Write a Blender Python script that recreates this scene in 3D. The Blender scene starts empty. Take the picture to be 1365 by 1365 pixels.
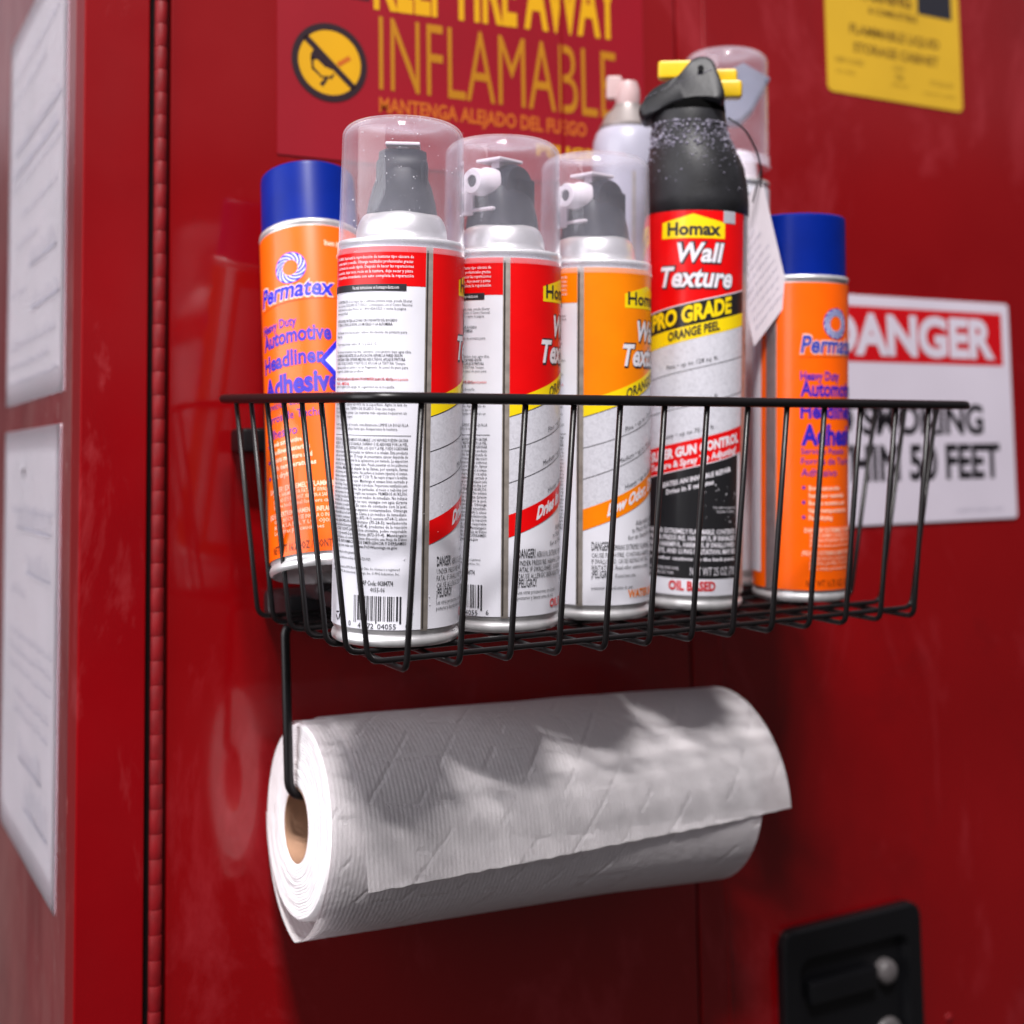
import bpy, bmesh, math, random
from mathutils import Matrix, Vector, Euler, noise
random.seed(7)
C = bpy.context.scene
COL = C.collection
R = math.radians
PI = math.pi

# ------------------------------------------------------------------ camera
cam_d = bpy.data.cameras.new('camera'); cam = bpy.data.objects.new('camera', cam_d); COL.objects.link(cam)
_y, _p, _r = R(-28.7297), R(4.5297), R(-0.8478)
_F = Vector((-math.sin(_y)*math.cos(_p), math.cos(_y)*math.cos(_p), math.sin(_p)))
_R = Vector((math.cos(_y), math.sin(_y), 0)); _U = _R.cross(_F)
_R2 = _R*math.cos(_r) + _U*math.sin(_r); _U2 = -_R*math.sin(_r) + _U*math.cos(_r)
CAM = Vector((-0.2638, -0.8514, -0.0417))
cam.matrix_world = Matrix(((_R2.x, _U2.x, -_F.x, CAM.x), (_R2.y, _U2.y, -_F.y, CAM.y), (_R2.z, _U2.z, -_F.z, CAM.z), (0, 0, 0, 1)))
cam_d.sensor_width = 36; cam_d.sensor_fit = 'HORIZONTAL'; cam_d.lens = 1710.31/1365*36
cam_d.shift_x = (682.5-677.68)/1365; cam_d.shift_y = (473.9-682.5)/1365
cam_d.clip_start = .01; cam_d.clip_end = 50
cam_d.dof.use_dof = True; cam_d.dof.focus_distance = .70; cam_d.dof.aperture_fstop = 4.6
C.camera = cam

# ------------------------------------------------------------------ world and lamps
w = bpy.data.worlds.new('World'); C.world = w; w.use_nodes = True
nt = w.node_tree; nt.nodes.clear()
wo = nt.nodes.new('ShaderNodeOutputWorld'); bg = nt.nodes.new('ShaderNodeBackground')
tc = nt.nodes.new('ShaderNodeTexCoord'); sx = nt.nodes.new('ShaderNodeSeparateXYZ'); cr = nt.nodes.new('ShaderNodeValToRGB')
mr = nt.nodes.new('ShaderNodeMapRange'); mr.inputs[1].default_value = -1; mr.inputs[2].default_value = 1
nt.links.new(tc.outputs['Generated'], sx.inputs[0]); nt.links.new(sx.outputs[2], mr.inputs[0]); nt.links.new(mr.outputs[0], cr.inputs[0])
e = cr.color_ramp.elements
e[0].position = 0; e[0].color = (.16, .145, .14, 1)
e[1].position = .47; e[1].color = (.13, .12, .12, 1)
for p_, c_ in ((.56, (.15, .135, .14, 1)), (.60, (.18, .165, .17, 1)), (.625, (.50, .46, .52, 1)), (1, (.44, .42, .46, 1))):
    q = e.new(p_); q.color = c_
nt.links.new(cr.outputs[0], bg.inputs[0]); bg.inputs[1].default_value = .62
nt.links.new(bg.outputs[0], wo.inputs[0])

def area(name, loc, target, sx_, sy_, power, col):
    l = bpy.data.lights.new(name, 'AREA'); l.shape = 'RECTANGLE'; l.size = sx_; l.size_y = sy_; l.energy = power; l.color = col
    o = bpy.data.objects.new(name, l); COL.objects.link(o); o.location = loc
    o.rotation_euler = (Vector(target)-Vector(loc)).to_track_quat('-Z', 'Y').to_euler()
    return o
area('ceiling_tube_lamp', (-.87, -2.26, 2.97), (.12, -.12, -.15), .70, .10, 176, (1, .965, .955))
area('ceiling_tube_lamp', (-.87, -1.96, 3.21), (.12, -.12, -.15), .70, .10, 150, (1, .965, .955))
area('side_bay_lamp', (-2.7, -.25, .7), (0, 0, -.1), 3.0, 2.2, 112, (.97, .96, 1))
C.view_settings.view_transform = 'Standard'; C.view_settings.look = 'None'
C.view_settings.exposure = -0.34; C.view_settings.gamma = 1
C.cycles.use_denoising = True
C.cycles.transparent_max_bounces = 32
C.cycles.max_bounces = 10

# ------------------------------------------------------------------ helpers
def lin(r, g, b):
    f = lambda c: (c/255/12.92) if c <= 10 else ((c/255+.055)/1.055)**2.4
    return (f(r), f(g), f(b), 1)
def mat(name, col, rough=.45, metal=0, spec=.5, coat=0, coat_r=.1, nz=None, bump=None, rn=None, bdist=.001):
    m = bpy.data.materials.new(name); m.use_nodes = True; t = m.node_tree; b = t.nodes['Principled BSDF']
    b.inputs['Base Color'].default_value = col; b.inputs['Roughness'].default_value = rough; b.inputs['Metallic'].default_value = metal
    b.inputs['Specular IOR Level'].default_value = spec; b.inputs['Coat Weight'].default_value = coat; b.inputs['Coat Roughness'].default_value = coat_r
    tcn = t.nodes.new('ShaderNodeTexCoord')
    def noise_tex(scale, detail=4):
        n = t.nodes.new('ShaderNodeTexNoise'); n.inputs['Scale'].default_value = scale; n.inputs['Detail'].default_value = detail
        t.links.new(tcn.outputs['Object'], n.inputs['Vector']); return n
    if nz:   # (scale, dark factor, light factor)
        n = noise_tex(nz[0]); r = t.nodes.new('ShaderNodeMapRange'); r.inputs[1].default_value = .3; r.inputs[2].default_value = .7
        r.inputs[3].default_value = nz[1]; r.inputs[4].default_value = nz[2]
        t.links.new(n.outputs['Fac'], r.inputs[0])
        mx = t.nodes.new('ShaderNodeVectorMath'); mx.operation = 'SCALE'; mx.inputs[0].default_value = col[:3]
        t.links.new(r.outputs[0], mx.inputs['Scale']); t.links.new(mx.outputs[0], b.inputs['Base Color'])
    if rn:
        n = noise_tex(rn[0]); r = t.nodes.new('ShaderNodeMapRange'); r.inputs[1].default_value = .35; r.inputs[2].default_value = .7
        r.inputs[3].default_value = rn[1]; r.inputs[4].default_value = rn[2]
        t.links.new(n.outputs['Fac'], r.inputs[0]); t.links.new(r.outputs[0], b.inputs['Roughness'])
    if bump:
        n = noise_tex(bump[0], 3); bp = t.nodes.new('ShaderNodeBump'); bp.inputs['Strength'].default_value = bump[1]; bp.inputs['Distance'].default_value = bdist
        t.links.new(n.outputs['Fac'], bp.inputs['Height']); t.links.new(bp.outputs[0], b.inputs['Normal'])
    return m
def link(name, me, parent=None, loc=None, rot=None):
    o = bpy.data.objects.new(name, me); COL.objects.link(o)
    if parent: o.parent = parent
    if loc is not None: o.location = loc
    if rot is not None: o.rotation_euler = rot
    return o
def tag(o, label=None, cat=None, group=None, kind=None):
    if label: o['label'] = label
    if cat: o['category'] = cat
    if group: o['group'] = group
    if kind: o['kind'] = kind
    return o
def empty(name, loc=(0, 0, 0), mtx=None):
    o = bpy.data.objects.new(name, None); COL.objects.link(o); o.empty_display_size = .02
    if mtx is not None: o.matrix_world = mtx
    else: o.location = loc
    return o
def fin(bm, name, m, parent=None, smooth=False, angle=None, loc=None, rot=None):
    me = bpy.data.meshes.new(name); bm.to_mesh(me); bm.free()
    for x in (m if isinstance(m, (list, tuple)) else [m]): me.materials.append(x)
    if smooth:
        for p in me.polygons: p.use_smooth = True
        if angle: me.set_sharp_from_angle(angle=R(angle))
    ob = link(name, me, parent, loc, rot)
    if smooth and angle and angle <= 45:
        wn = ob.modifiers.new('weighted_normal', 'WEIGHTED_NORMAL'); wn.keep_sharp = True
    return ob
def box(bm, x0, x1, y0, y1, z0, z1, bev=0, seg=2):
    vs = [bm.verts.new((x, y, z)) for x in (x0, x1) for y in (y0, y1) for z in (z0, z1)]
    fs = [(0, 1, 3, 2), (4, 6, 7, 5), (0, 4, 5, 1), (2, 3, 7, 6), (0, 2, 6, 4), (1, 5, 7, 3)]
    ff = [bm.faces.new([vs[i] for i in f]) for f in fs]
    if bev:
        es = list({e_ for f in ff for e_ in f.edges})
        bmesh.ops.bevel(bm, geom=es, offset=bev, segments=seg, affect='EDGES', profile=.5)
    bmesh.ops.recalc_face_normals(bm, faces=bm.faces)
def lathe(bm, prof, segs=96, a0=0, a1=2*PI, cx=0, cy=0):
    full = abs(a1-a0-2*PI) < 1e-6; n = segs if full else segs+1
    rings = []
    for r, z in prof:
        if r < 1e-7: rings.append([bm.verts.new((cx, cy, z))]*n)
        else: rings.append([bm.verts.new((cx+r*math.cos(a0+(a1-a0)*i/segs), cy+r*math.sin(a0+(a1-a0)*i/segs), z)) for i in range(n)])
    for a, b in zip(rings, rings[1:]):
        for i in range(segs):
            j = (i+1) % n
            q = []
            for v in (a[i], a[j], b[j], b[i]):
                if v not in q: q.append(v)
            if len(q) >= 3:
                try: bm.faces.new(q)
                except ValueError: pass
def rnd_path(pts, rad, closed=False, n=6):
    pts = [Vector(p) for p in pts]; out = []; N = len(pts)
    for i, p in enumerate(pts):
        if not closed and i in (0, N-1): out.append(p); continue
        r = rad[i] if isinstance(rad, (list, tuple)) else rad
        a = pts[i-1]; b = pts[(i+1) % N]
        da = (a-p); db = (b-p); k = min(r, da.length*.49, db.length*.49)
        pa = p+da.normalized()*k; pb = p+db.normalized()*k
        for j in range(n+1):
            t = j/n; out.append((1-t)**2*pa+2*t*(1-t)*p+t*t*pb)
    return out
def tube(bm, path, r, segs=10, closed=False, caps=True):
    N = len(path); rings = []
    up = None
    for i, p in enumerate(path):
        if closed: t = path[(i+1) % N]-path[i-1]
        else: t = path[min(i+1, N-1)]-path[max(i-1, 0)]
        t.normalize()
        if up is None:
            up = Vector((0, 0, 1)) if abs(t.z) < .9 else Vector((1, 0, 0))
        s = t.cross(up).normalized(); up = s.cross(t).normalized()
        rr = r[i] if isinstance(r, (list, tuple)) else r
        rings.append([bm.verts.new(p+rr*(math.cos(2*PI*k/segs)*s+math.sin(2*PI*k/segs)*up)) for k in range(segs)])
    for i in range(N if closed else N-1):
        a = rings[i]; b = rings[(i+1) % N]
        for k in range(segs): bm.faces.new((a[k], a[(k+1) % segs], b[(k+1) % segs], b[k]))
    if caps and not closed:
        bm.faces.new(rings[0][::-1]); bm.faces.new(rings[-1])

# ---- flat print: polygons and lettering laid on a mapped surface
_TC = {}
def tmesh(s, bold=0, res=2):
    k = (s, bold, res)
    if k in _TC: return _TC[k]
    cu = bpy.data.curves.new('t', 'FONT'); cu.body = s; cu.resolution_u = res; cu.offset = bold
    o = bpy.data.objects.new('t', cu); me = o.to_mesh()
    vs = [tuple(v.co)[:2] for v in me.vertices]; fs = [tuple(p.vertices) for p in me.polygons]
    o.to_mesh_clear(); bpy.data.objects.remove(o); bpy.data.curves.remove(cu)
    _TC[k] = (vs, fs); return _TC[k]
_H = tmesh('H', 0, 1); CAPH = max(v[1] for v in _H[0])
class Print:
    def __init__(s): s.v = []; s.f = []; s.it = []
    def mark(s): s.it.append(len(s.f)); return s
    def poly(s, pts, w=0, new=True):
        if new: s.mark()
        n = len(s.v); s.v += [(p[0], p[1], w) for p in pts]; s.f.append(tuple(range(n, n+len(pts)))); return s
    def rect(s, u0, v0, u1, v1, w=0): return s.poly([(u0, v0), (u1, v0), (u1, v1), (u0, v1)], w)
    def disc(s, u, v, r, w=0, n=24, r2=None, sq=1):
        if r2 is None: return s.poly([(u+r*math.cos(2*PI*i/n), v+r*sq*math.sin(2*PI*i/n)) for i in range(n)], w)
        for i in range(n):
            a, b = 2*PI*i/n, 2*PI*(i+1)/n
            s.poly([(u+r2*math.cos(a), v+r2*math.sin(a)), (u+r*math.cos(a), v+r*math.sin(a)), (u+r*math.cos(b), v+r*math.sin(b)), (u+r2*math.cos(b), v+r2*math.sin(b))], w, i == 0)
        return s
    def text(s, t, u0, v0, h, u1=None, bold=0, slope=0, shear=0, w=0, res=2, align='l', wf=1.0):
        """baseline left (u0,v0), cap height h; fitted to u1 when given; slope tilts the line, shear leans the letters"""
        vs, fs = tmesh(t, bold, res)
        if not vs: return s
        x0 = min(v[0] for v in vs); x1 = max(v[0] for v in vs); k = h/CAPH
        kx = (u1-u0)/(x1-x0) if u1 is not None else k*wf
        W = (x1-x0)*kx
        s.mark()
        off = {'l': 0, 'r': -W, 'c': -W/2}[align] if u1 is None else 0
        n = len(s.v)
        for x, y in vs:
            uu = (x-x0)*kx+off; vv = y*k
            s.v.append((u0+uu+vv*shear, v0+vv+uu*slope, w))
        s.f += [tuple(n+i for i in f) for f in fs]; return s
    def build(s, fn, name, m, parent, step=0, smooth=False, off=None, one=False):
        """one object per printed item; small items that lie close together stay one"""
        st_ = sorted(set(s.it)) or [0]; items = []
        for a, b in zip(st_, st_[1:]+[len(s.f)]):
            vi = [i for f in s.f[a:b] for i in f]
            if vi: items.append([list(range(a, b)), min(s.v[i][0] for i in vi), max(s.v[i][0] for i in vi), min(s.v[i][1] for i in vi), max(s.v[i][1] for i in vi)])
        groups = []
        for it in items:
            big = not one and (it[4]-it[3] > .0052 or (len(it[0]) <= 2 and it[2]-it[1] > .008))
            hit = []
            if not big: hit = [g for g in groups if not g[5] and (one or (it[1] < g[2]+.011 and it[2] > g[1]-.011 and it[3] < g[4]+.011 and it[4] > g[3]-.011))]
            g0 = [list(it[0]), it[1], it[2], it[3], it[4], big]
            for g in hit:
                g0 = [g[0]+g0[0], min(g[1], g0[1]), max(g[2], g0[2]), min(g[3], g0[3]), max(g[4], g0[4]), False]; groups.remove(g)
            groups.append(g0)
        out = []
        for g in groups:
            bm = bmesh.new(); vm = {}
            for fi in g[0]:
                f = s.f[fi]
                if len(set(f)) < len(f): continue
                for i in f:
                    if i not in vm: vm[i] = bm.verts.new(s.v[i])
                try: bm.faces.new([vm[i] for i in f])
                except ValueError: pass
            bmesh.ops.remove_doubles(bm, verts=bm.verts, dist=2e-6)
            stp = step or (.0025 if len(g[0]) <= 3 and g[2]-g[1] > .008 else 0)
            if stp:
                u0, u1 = g[1], g[2]
                for i in range(1, int((u1-u0)/stp)+1):
                    bmesh.ops.bisect_plane(bm, geom=list(bm.verts)+list(bm.edges)+list(bm.faces), dist=1e-7, plane_co=(u0+i*stp, 0, 0), plane_no=(1, 0, 0))
            for v in bm.verts: v.co = fn(*v.co)
            bm.normal_update()
            ob = fin(bm, name, m, parent, smooth)
            if off is not None: ob.location = ob.location-Vector(off)
            if len(g[0]) > 400: ob['kind'] = 'stuff'
            out.append(ob)
        return out
def wall_map(y=0):
    return lambda u, v, w_: Vector((u, y-w_, v))

# ------------------------------------------------------------------ materials
M_RED = mat('cabinet_red_paint', lin(126, 0, 5), .6, spec=.12, coat=.95, coat_r=.10, nz=(3.5, .86, 1.12), bump=(420, .10), rn=(7, .30, .50), bdist=.0004)
M_REDF = mat('cabinet_frame_paint', lin(124, 0, 7), .6, spec=.12, coat=.5, coat_r=.22, nz=(5, .85, 1.15), bump=(350, .12), rn=(9, .34, .55), bdist=.0004)
M_REDS = mat('scuffed_red_paint', lin(128, 12, 24), .35, spec=.5, coat=1, coat_r=.17, nz=(7, .8, 1.2), bump=(60, .1), rn=(11, .3, .5))
def add_scuffs(m, col, sc, lo, hi, amt, stretch=(1, 1, .25), rsc=None):
    t = m.node_tree; b = t.nodes['Principled BSDF']; tcn = t.nodes.new('ShaderNodeTexCoord'); mp = t.nodes.new('ShaderNodeMapping'); mp.inputs['Scale'].default_value = stretch
    n = t.nodes.new('ShaderNodeTexNoise'); n.inputs['Scale'].default_value = sc; n.inputs['Detail'].default_value = 8; n.inputs['Roughness'].default_value = .7; n.inputs['Distortion'].default_value = .6
    r = t.nodes.new('ShaderNodeMapRange'); r.inputs[1].default_value = lo; r.inputs[2].default_value = hi; r.inputs[4].default_value = amt
    mx = t.nodes.new('ShaderNodeMix'); mx.data_type = 'RGBA'; mx.inputs[7].default_value = col
    t.links.new(tcn.outputs['Object'], mp.inputs[0]); t.links.new(mp.outputs[0], n.inputs['Vector']); t.links.new(n.outputs['Fac'], r.inputs[0]); t.links.new(r.outputs[0], mx.inputs[0])
    l = b.inputs['Base Color'].links
    if l: t.links.new(l[0].from_socket, mx.inputs[6])
    else: mx.inputs[6].default_value = b.inputs['Base Color'].default_value
    t.links.new(mx.outputs[2], b.inputs['Base Color'])
add_scuffs(M_REDS, lin(176, 116, 112), 7, .42, .68, .55, (1, .6, .35))
add_scuffs(M_REDS, lin(210, 180, 176), 60, .62, .70, .6, (1, 1.6, .4))
add_scuffs(M_RED, lin(190, 70, 80), 9, .54, .78, .34, (1, 1, .5))
add_scuffs(M_RED, lin(80, 0, 6), 5, .56, .75, .4, (1, 1, .8))
add_scuffs(M_REDF, lin(196, 90, 96), 12, .55, .76, .42, (1, 1, .4))
add_scuffs(M_RED, lin(214, 150, 150), 130, .735, .77, .5, (1, 1, .6))
add_scuffs(M_REDF, lin(214, 150, 150), 110, .72, .76, .6, (1, 1, .6))
M_HINGE = mat('hinge_red_paint', lin(112, 0, 8), .6, spec=.35, nz=(60, .8, 1.35), bump=(200, .2))
M_GAP = mat('dark_gap', lin(14, 3, 4), .8)
M_WIRE = mat('black_wire_coating', (.006, .005, .0055, 1), .34, spec=.35, bump=(900, .12), bdist=.0003)
M_BLACK = mat('black_plastic', (.012, .012, .014, 1), .42, spec=.5, nz=(60, .8, 1.5), bump=(700, .1), bdist=.0004)
M_MATTE = mat('throat_shade_black', (.002, .002, .002, 1), .9, spec=.05)  # near-black that holds the shade under the hood trigger
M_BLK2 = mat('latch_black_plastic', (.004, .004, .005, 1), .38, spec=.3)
M_HOOD = mat('black_hood_plastic', (.012, .012, .014, 1), .48, spec=.35, nz=(70, .7, 1.6), bump=(500, .2), bdist=.0005)
M_NAVY = mat('dark_actuator_plastic', (.0025, .005, .012, 1), .45, spec=.22, nz=(90, .8, 1.3))
M_WHITEP = mat('white_plastic', lin(225, 214, 222), .4, nz=(50, .92, 1.05))
M_ALU = mat('bare_aluminium', (.74, .73, .74, 1), .38, metal=.6, nz=(120, .85, 1.08), bump=(500, .05), bdist=.0004)
M_ALUD = mat('satin_aluminium_dome', (.80, .78, .78, 1), .36, metal=.75, nz=(60, .95, 1.03))
M_SEAM = mat('soldered_seam_metal', (.42, .37, .33, 1), .34, metal=.45, nz=(150, .8, 1.25))
M_SEAMD = mat('seam_groove', (.06, .05, .045, 1), .35, metal=.3)
M_LBL = mat('white_label_print', lin(226, 225, 234), .40, spec=.4, coat=.12, coat_r=.2, nz=(40, .95, 1.03))
M_LGREY = mat('grey_label_print', lin(178, 177, 186), .38, coat=.2, nz=(300, .9, 1.08))
M_LRED = mat('red_label_print', lin(224, 2, 6), .36, spec=.35, coat=.12, coat_r=.18, nz=(60, .95, 1.04))
M_LORG = mat('orange_label_print', lin(246, 132, 0), .36, spec=.35, coat=.12, coat_r=.18, nz=(60, .95, 1.04))
M_LYEL = mat('yellow_label_print', lin(246, 214, 10), .36, coat=.25)
M_LBLK = mat('black_label_print', (.012, .012, .014, 1), .36, coat=.25)
M_INK = mat('black_ink', (.018, .018, .024, 1), .45)
M_REDINK = mat('red_ink', lin(206, 20, 30), .45)
M_PORG = mat('orange_can_print', lin(250, 98, 0), .34, spec=.35, coat=.22, coat_r=.12, nz=(50, .95, 1.05))
M_PURP = mat('purple_ink', lin(46, 30, 172), .4)
M_BLUEI = mat('blue_ink', lin(20, 30, 200), .4)
M_PINKI = mat('pale_ink_on_orange', lin(255, 205, 176), .4)
M_BROWNI = mat('brown_ink', lin(112, 42, 8), .4)
M_BCAP = mat('blue_cap_plastic', lin(0, 30, 122), .42, spec=.12, coat=.08, coat_r=.25, nz=(30, .9, 1.12), bump=(300, .04), bdist=.0004)
M_YPL = mat('yellow_plastic', lin(224, 184, 16), .4, nz=(80, .9, 1.05))
M_AMB = mat('amber_plastic', lin(190, 120, 70), .4)
M_GREYP = mat('grey_plastic', lin(112, 116, 134), .45, nz=(60, .9, 1.1))
M_PINKP = mat('pale_pink_plastic', lin(186, 158, 158), .45, nz=(80, .88, 1.08))
M_PAPER = mat('white_paper', lin(234, 230, 238), .75, spec=.2, nz=(8, .94, 1.03), bump=(25, .08), bdist=.002)
M_FAINT = mat('grey_print_on_paper', lin(176, 172, 188), .6)
M_SIGN = mat('white_sign_enamel', lin(206, 198, 212), .4, nz=(12, .96, 1.03))
M_SIGNR = mat('red_sign_enamel', lin(190, 0, 14), .4)
M_SIGNK = mat('black_sign_enamel', lin(26, 22, 28), .45)
M_STK = mat('sticker_yellow', lin(200, 158, 36), .5, nz=(12, .95, 1.05))
M_STKD = mat('sticker_olive_ink', lin(118, 88, 24), .5)
M_STKF = mat('sticker_faint_ink', lin(164, 130, 34), .5)
M_STKK = mat('sticker_black', lin(34, 34, 42), .5)
M_FILM = mat('red_sticker_film', lin(138, 3, 24), .5, spec=.35, coat=.1, coat_r=.3, nz=(6, .9, 1.1))
M_FYEL = mat('sticker_yellow_lettering', lin(206, 152, 2), .45, nz=(9, .9, 1.05))
M_FGOLD = mat('sticker_gold_lettering', lin(172, 112, 6), .45, nz=(9, .9, 1.05))
M_FORG = mat('sticker_orange_lettering', lin(184, 92, 20), .45)
M_FDK = mat('sticker_dark_print', lin(38, 18, 26), .45)
M_CARD = mat('brown_cardboard', lin(168, 130, 104), .8, nz=(120, .85, 1.1), bump=(200, .3), bdist=.0005)
M_TAG = mat('white_card_tag', lin(214, 204, 212), .5, nz=(60, .95, 1.03))
M_SPECK = mat('dried_texture_speck', lin(226, 222, 230), .5)
M_STEEL = mat('brushed_steel', (.45, .43, .44, 1), .42, metal=.9, nz=(80, .8, 1.1))

def cap_material(name, front, back):
    """thin hazy polypropylene: light scatters where it strikes a surface from its own side, hardly where it leaves"""
    m = bpy.data.materials.new(name); m.use_nodes = True; t = m.node_tree; t.nodes.clear()
    o = t.nodes.new('ShaderNodeOutputMaterial'); tr = t.nodes.new('ShaderNodeBsdfTransparent'); tr.inputs[0].default_value = (.975, .975, .985, 1)
    df = t.nodes.new('ShaderNodeBsdfDiffuse'); df.inputs[0].default_value = (.88, .87, .97, 1)
    tl = t.nodes.new('ShaderNodeBsdfTranslucent'); tl.inputs[0].default_value = (.88, .87, .97, 1)
    m1 = t.nodes.new('ShaderNodeMixShader'); m1.inputs[0].default_value = .5
    t.links.new(df.outputs[0], m1.inputs[1]); t.links.new(tl.outputs[0], m1.inputs[2])
    def mth(op, a, b):
        n = t.nodes.new('ShaderNodeMath'); n.operation = op
        for i, v in enumerate((a, b)):
            if isinstance(v, (int, float)): n.inputs[i].default_value = v
            else: t.links.new(v, n.inputs[i])
        return n.outputs[0]
    lw = t.nodes.new('ShaderNodeLayerWeight'); lw.inputs[0].default_value = .5
    edge = mth('MULTIPLY', mth('POWER', lw.outputs['Facing'], 4.5), .50)
    gm = t.nodes.new('ShaderNodeNewGeometry')
    base = mth('ADD', mth('MULTIPLY', gm.outputs['Backfacing'], back-front), front)
    tcn = t.nodes.new('ShaderNodeTexCoord'); n = t.nodes.new('ShaderNodeTexNoise'); n.inputs['Scale'].default_value = 45; n.inputs['Detail'].default_value = 6
    t.links.new(tcn.outputs['Object'], n.inputs['Vector'])
    nm = t.nodes.new('ShaderNodeMapRange'); nm.inputs[1].default_value = .3; nm.inputs[2].default_value = .75; nm.inputs[3].default_value = .72; nm.inputs[4].default_value = 1.4
    t.links.new(n.outputs['Fac'], nm.inputs[0])
    fac = mth('MULTIPLY', mth('ADD', base, edge), nm.outputs[0])
    m2 = t.nodes.new('ShaderNodeMixShader'); t.links.new(fac, m2.inputs[0]); t.links.new(tr.outputs[0], m2.inputs[1]); t.links.new(m1.outputs[0], m2.inputs[2])
    gl = t.nodes.new('ShaderNodeBsdfGlossy'); gl.inputs['Roughness'].default_value = .07; gl.inputs['Color'].default_value = (1, 1, 1, 1)
    fr = t.nodes.new('ShaderNodeFresnel'); fr.inputs[0].default_value = 1.30
    m3 = t.nodes.new('ShaderNodeMixShader'); t.links.new(mth('MULTIPLY', fr.outputs[0], mth('SUBTRACT', 1.0, gm.outputs['Backfacing'])), m3.inputs[0]); t.links.new(m2.outputs[0], m3.inputs[1]); t.links.new(gl.outputs[0], m3.inputs[2])
    t.links.new(m3.outputs[0], o.inputs[0]); return m
M_CAP = cap_material('clear_cap_outside', .085, .04); M_CAPI = cap_material('clear_cap_inside', .50, .015); M_CAPL = cap_material('clear_cap_lip', .24, .05)

def swatch_material():      # the printed photo of sprayed wall texture
    m = mat('texture_swatch_print', lin(186, 185, 194), .42, coat=.2); t = m.node_tree; b = t.nodes['Principled BSDF']
    tcn = t.nodes.new('ShaderNodeTexCoord'); n = t.nodes.new('ShaderNodeTexNoise'); n.inputs['Scale'].default_value = 420; n.inputs['Detail'].default_value = 3; n.inputs['Distortion'].default_value = 1.2
    r = t.nodes.new('ShaderNodeValToRGB'); r.color_ramp.elements[0].position = .36; r.color_ramp.elements[0].color = lin(196, 195, 204)
    r.color_ramp.elements[1].position = .50; r.color_ramp.elements[1].color = lin(206, 205, 214)
    q = r.color_ramp.elements.new(.66); q.color = lin(212, 211, 220)
    t.links.new(tcn.outputs['Object'], n.inputs['Vector']); t.links.new(n.outputs['Fac'], r.inputs[0]); t.links.new(r.outputs[0], b.inputs['Base Color'])
    return m
M_SWATCH = swatch_material()

def towel_material(name, end=False):
    m = mat(name, lin(240, 236, 238), .9, spec=.15); t = m.node_tree; b = t.nodes['Principled BSDF']
    b.inputs['Subsurface Weight'].default_value = 0.0
    uv = t.nodes.new('ShaderNodeUVMap'); sp = t.nodes.new('ShaderNodeSeparateXYZ'); t.links.new(uv.outputs[0], sp.inputs[0])
    def math_(op, a, b_=None, c_=None):
        n = t.nodes.new('ShaderNodeMath'); n.operation = op
        for i, v in enumerate((a, b_, c_)):
            if v is None: continue
            if isinstance(v, (int, float)): n.inputs[i].default_value = v
            else: t.links.new(v, n.inputs[i])
        return n.outputs[0]
    U, V = sp.outputs[0], sp.outputs[1]
    n = t.nodes.new('ShaderNodeTexNoise'); n.inputs['Scale'].default_value = 160; n.inputs['Detail'].default_value = 5
    t.links.new(uv.outputs[0], n.inputs['Vector'])
    bp = t.nodes.new('ShaderNodeBump')
    if end:
        tc_ = t.nodes.new('ShaderNodeTexCoord'); s2 = t.nodes.new('ShaderNodeSeparateXYZ'); t.links.new(tc_.outputs['Object'], s2.inputs[0])
        rr = math_('SQRT', math_('ADD', math_('MULTIPLY', s2.outputs[1], s2.outputs[1]), math_('MULTIPLY', s2.outputs[2], s2.outputs[2])))
        n2 = t.nodes.new('ShaderNodeTexNoise'); n2.inputs['Scale'].default_value = 60; t.links.new(tc_.outputs['Object'], n2.inputs['Vector'])
        ph = math_('ADD', math_('MULTIPLY', rr, 3600), math_('MULTIPLY', n2.outputs['Fac'], 12))
        hgt = math_('ADD', math_('MULTIPLY', math_('SINE', ph), .5), math_('MULTIPLY', n2.outputs['Fac'], 2.0))
        bp.inputs['Strength'].default_value = .55; bp.inputs['Distance'].default_value = .0005
    else:
        wob = math_('MULTIPLY', n.outputs['Fac'], .0010)
        rib = math_('SINE', math_('MULTIPLY', math_('ADD', U, wob), 2*PI/.0029))
        # quilted creases: diagonal and level strokes kept in patches
        def stroke(expr, period, wd):
            f = math_('ABSOLUTE', math_('SUBTRACT', math_('FRACT', math_('DIVIDE', expr, period)), .5))
            return math_('SMOOTH_MIN', 1.0, math_('MAXIMUM', 0.0, math_('SUBTRACT', 1.0, math_('DIVIDE', f, wd))), .1)
        wv = math_('MULTIPLY', n.outputs['Fac'], .004)
        d1 = stroke(math_('ADD', math_('ADD', U, wv), math_('MULTIPLY', V, .9)), .034, .085)
        d3 = stroke(math_('ADD', V, math_('MULTIPLY', n.outputs['Fac'], .003)), .027, .09)
        vo = t.nodes.new('ShaderNodeTexVoronoi'); vo.feature = 'F1'; vo.inputs['Scale'].default_value = 60
        t.links.new(uv.outputs[0], vo.inputs['Vector'])
        sv = t.nodes.new('ShaderNodeSeparateColor'); t.links.new(vo.outputs['Color'], sv.inputs[0])
        k1 = math_('GREATER_THAN', sv.outputs[0], .45); k3 = math_('GREATER_THAN', sv.outputs[1], .6)
        cre = math_('ADD', math_('MULTIPLY', d1, k1), math_('MULTIPLY', d3, k3))
        hgt = math_('SUBTRACT', math_('ADD', math_('MULTIPLY', rib, .085), math_('MULTIPLY', n.outputs['Fac'], .9)), math_('MULTIPLY', cre, .6))
        bp.inputs['Strength'].default_value = .8; bp.inputs['Distance'].default_value = .0007
    t.links.new(hgt, bp.inputs['Height']); t.links.new(bp.outputs[0], b.inputs['Normal'])
    return m
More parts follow.
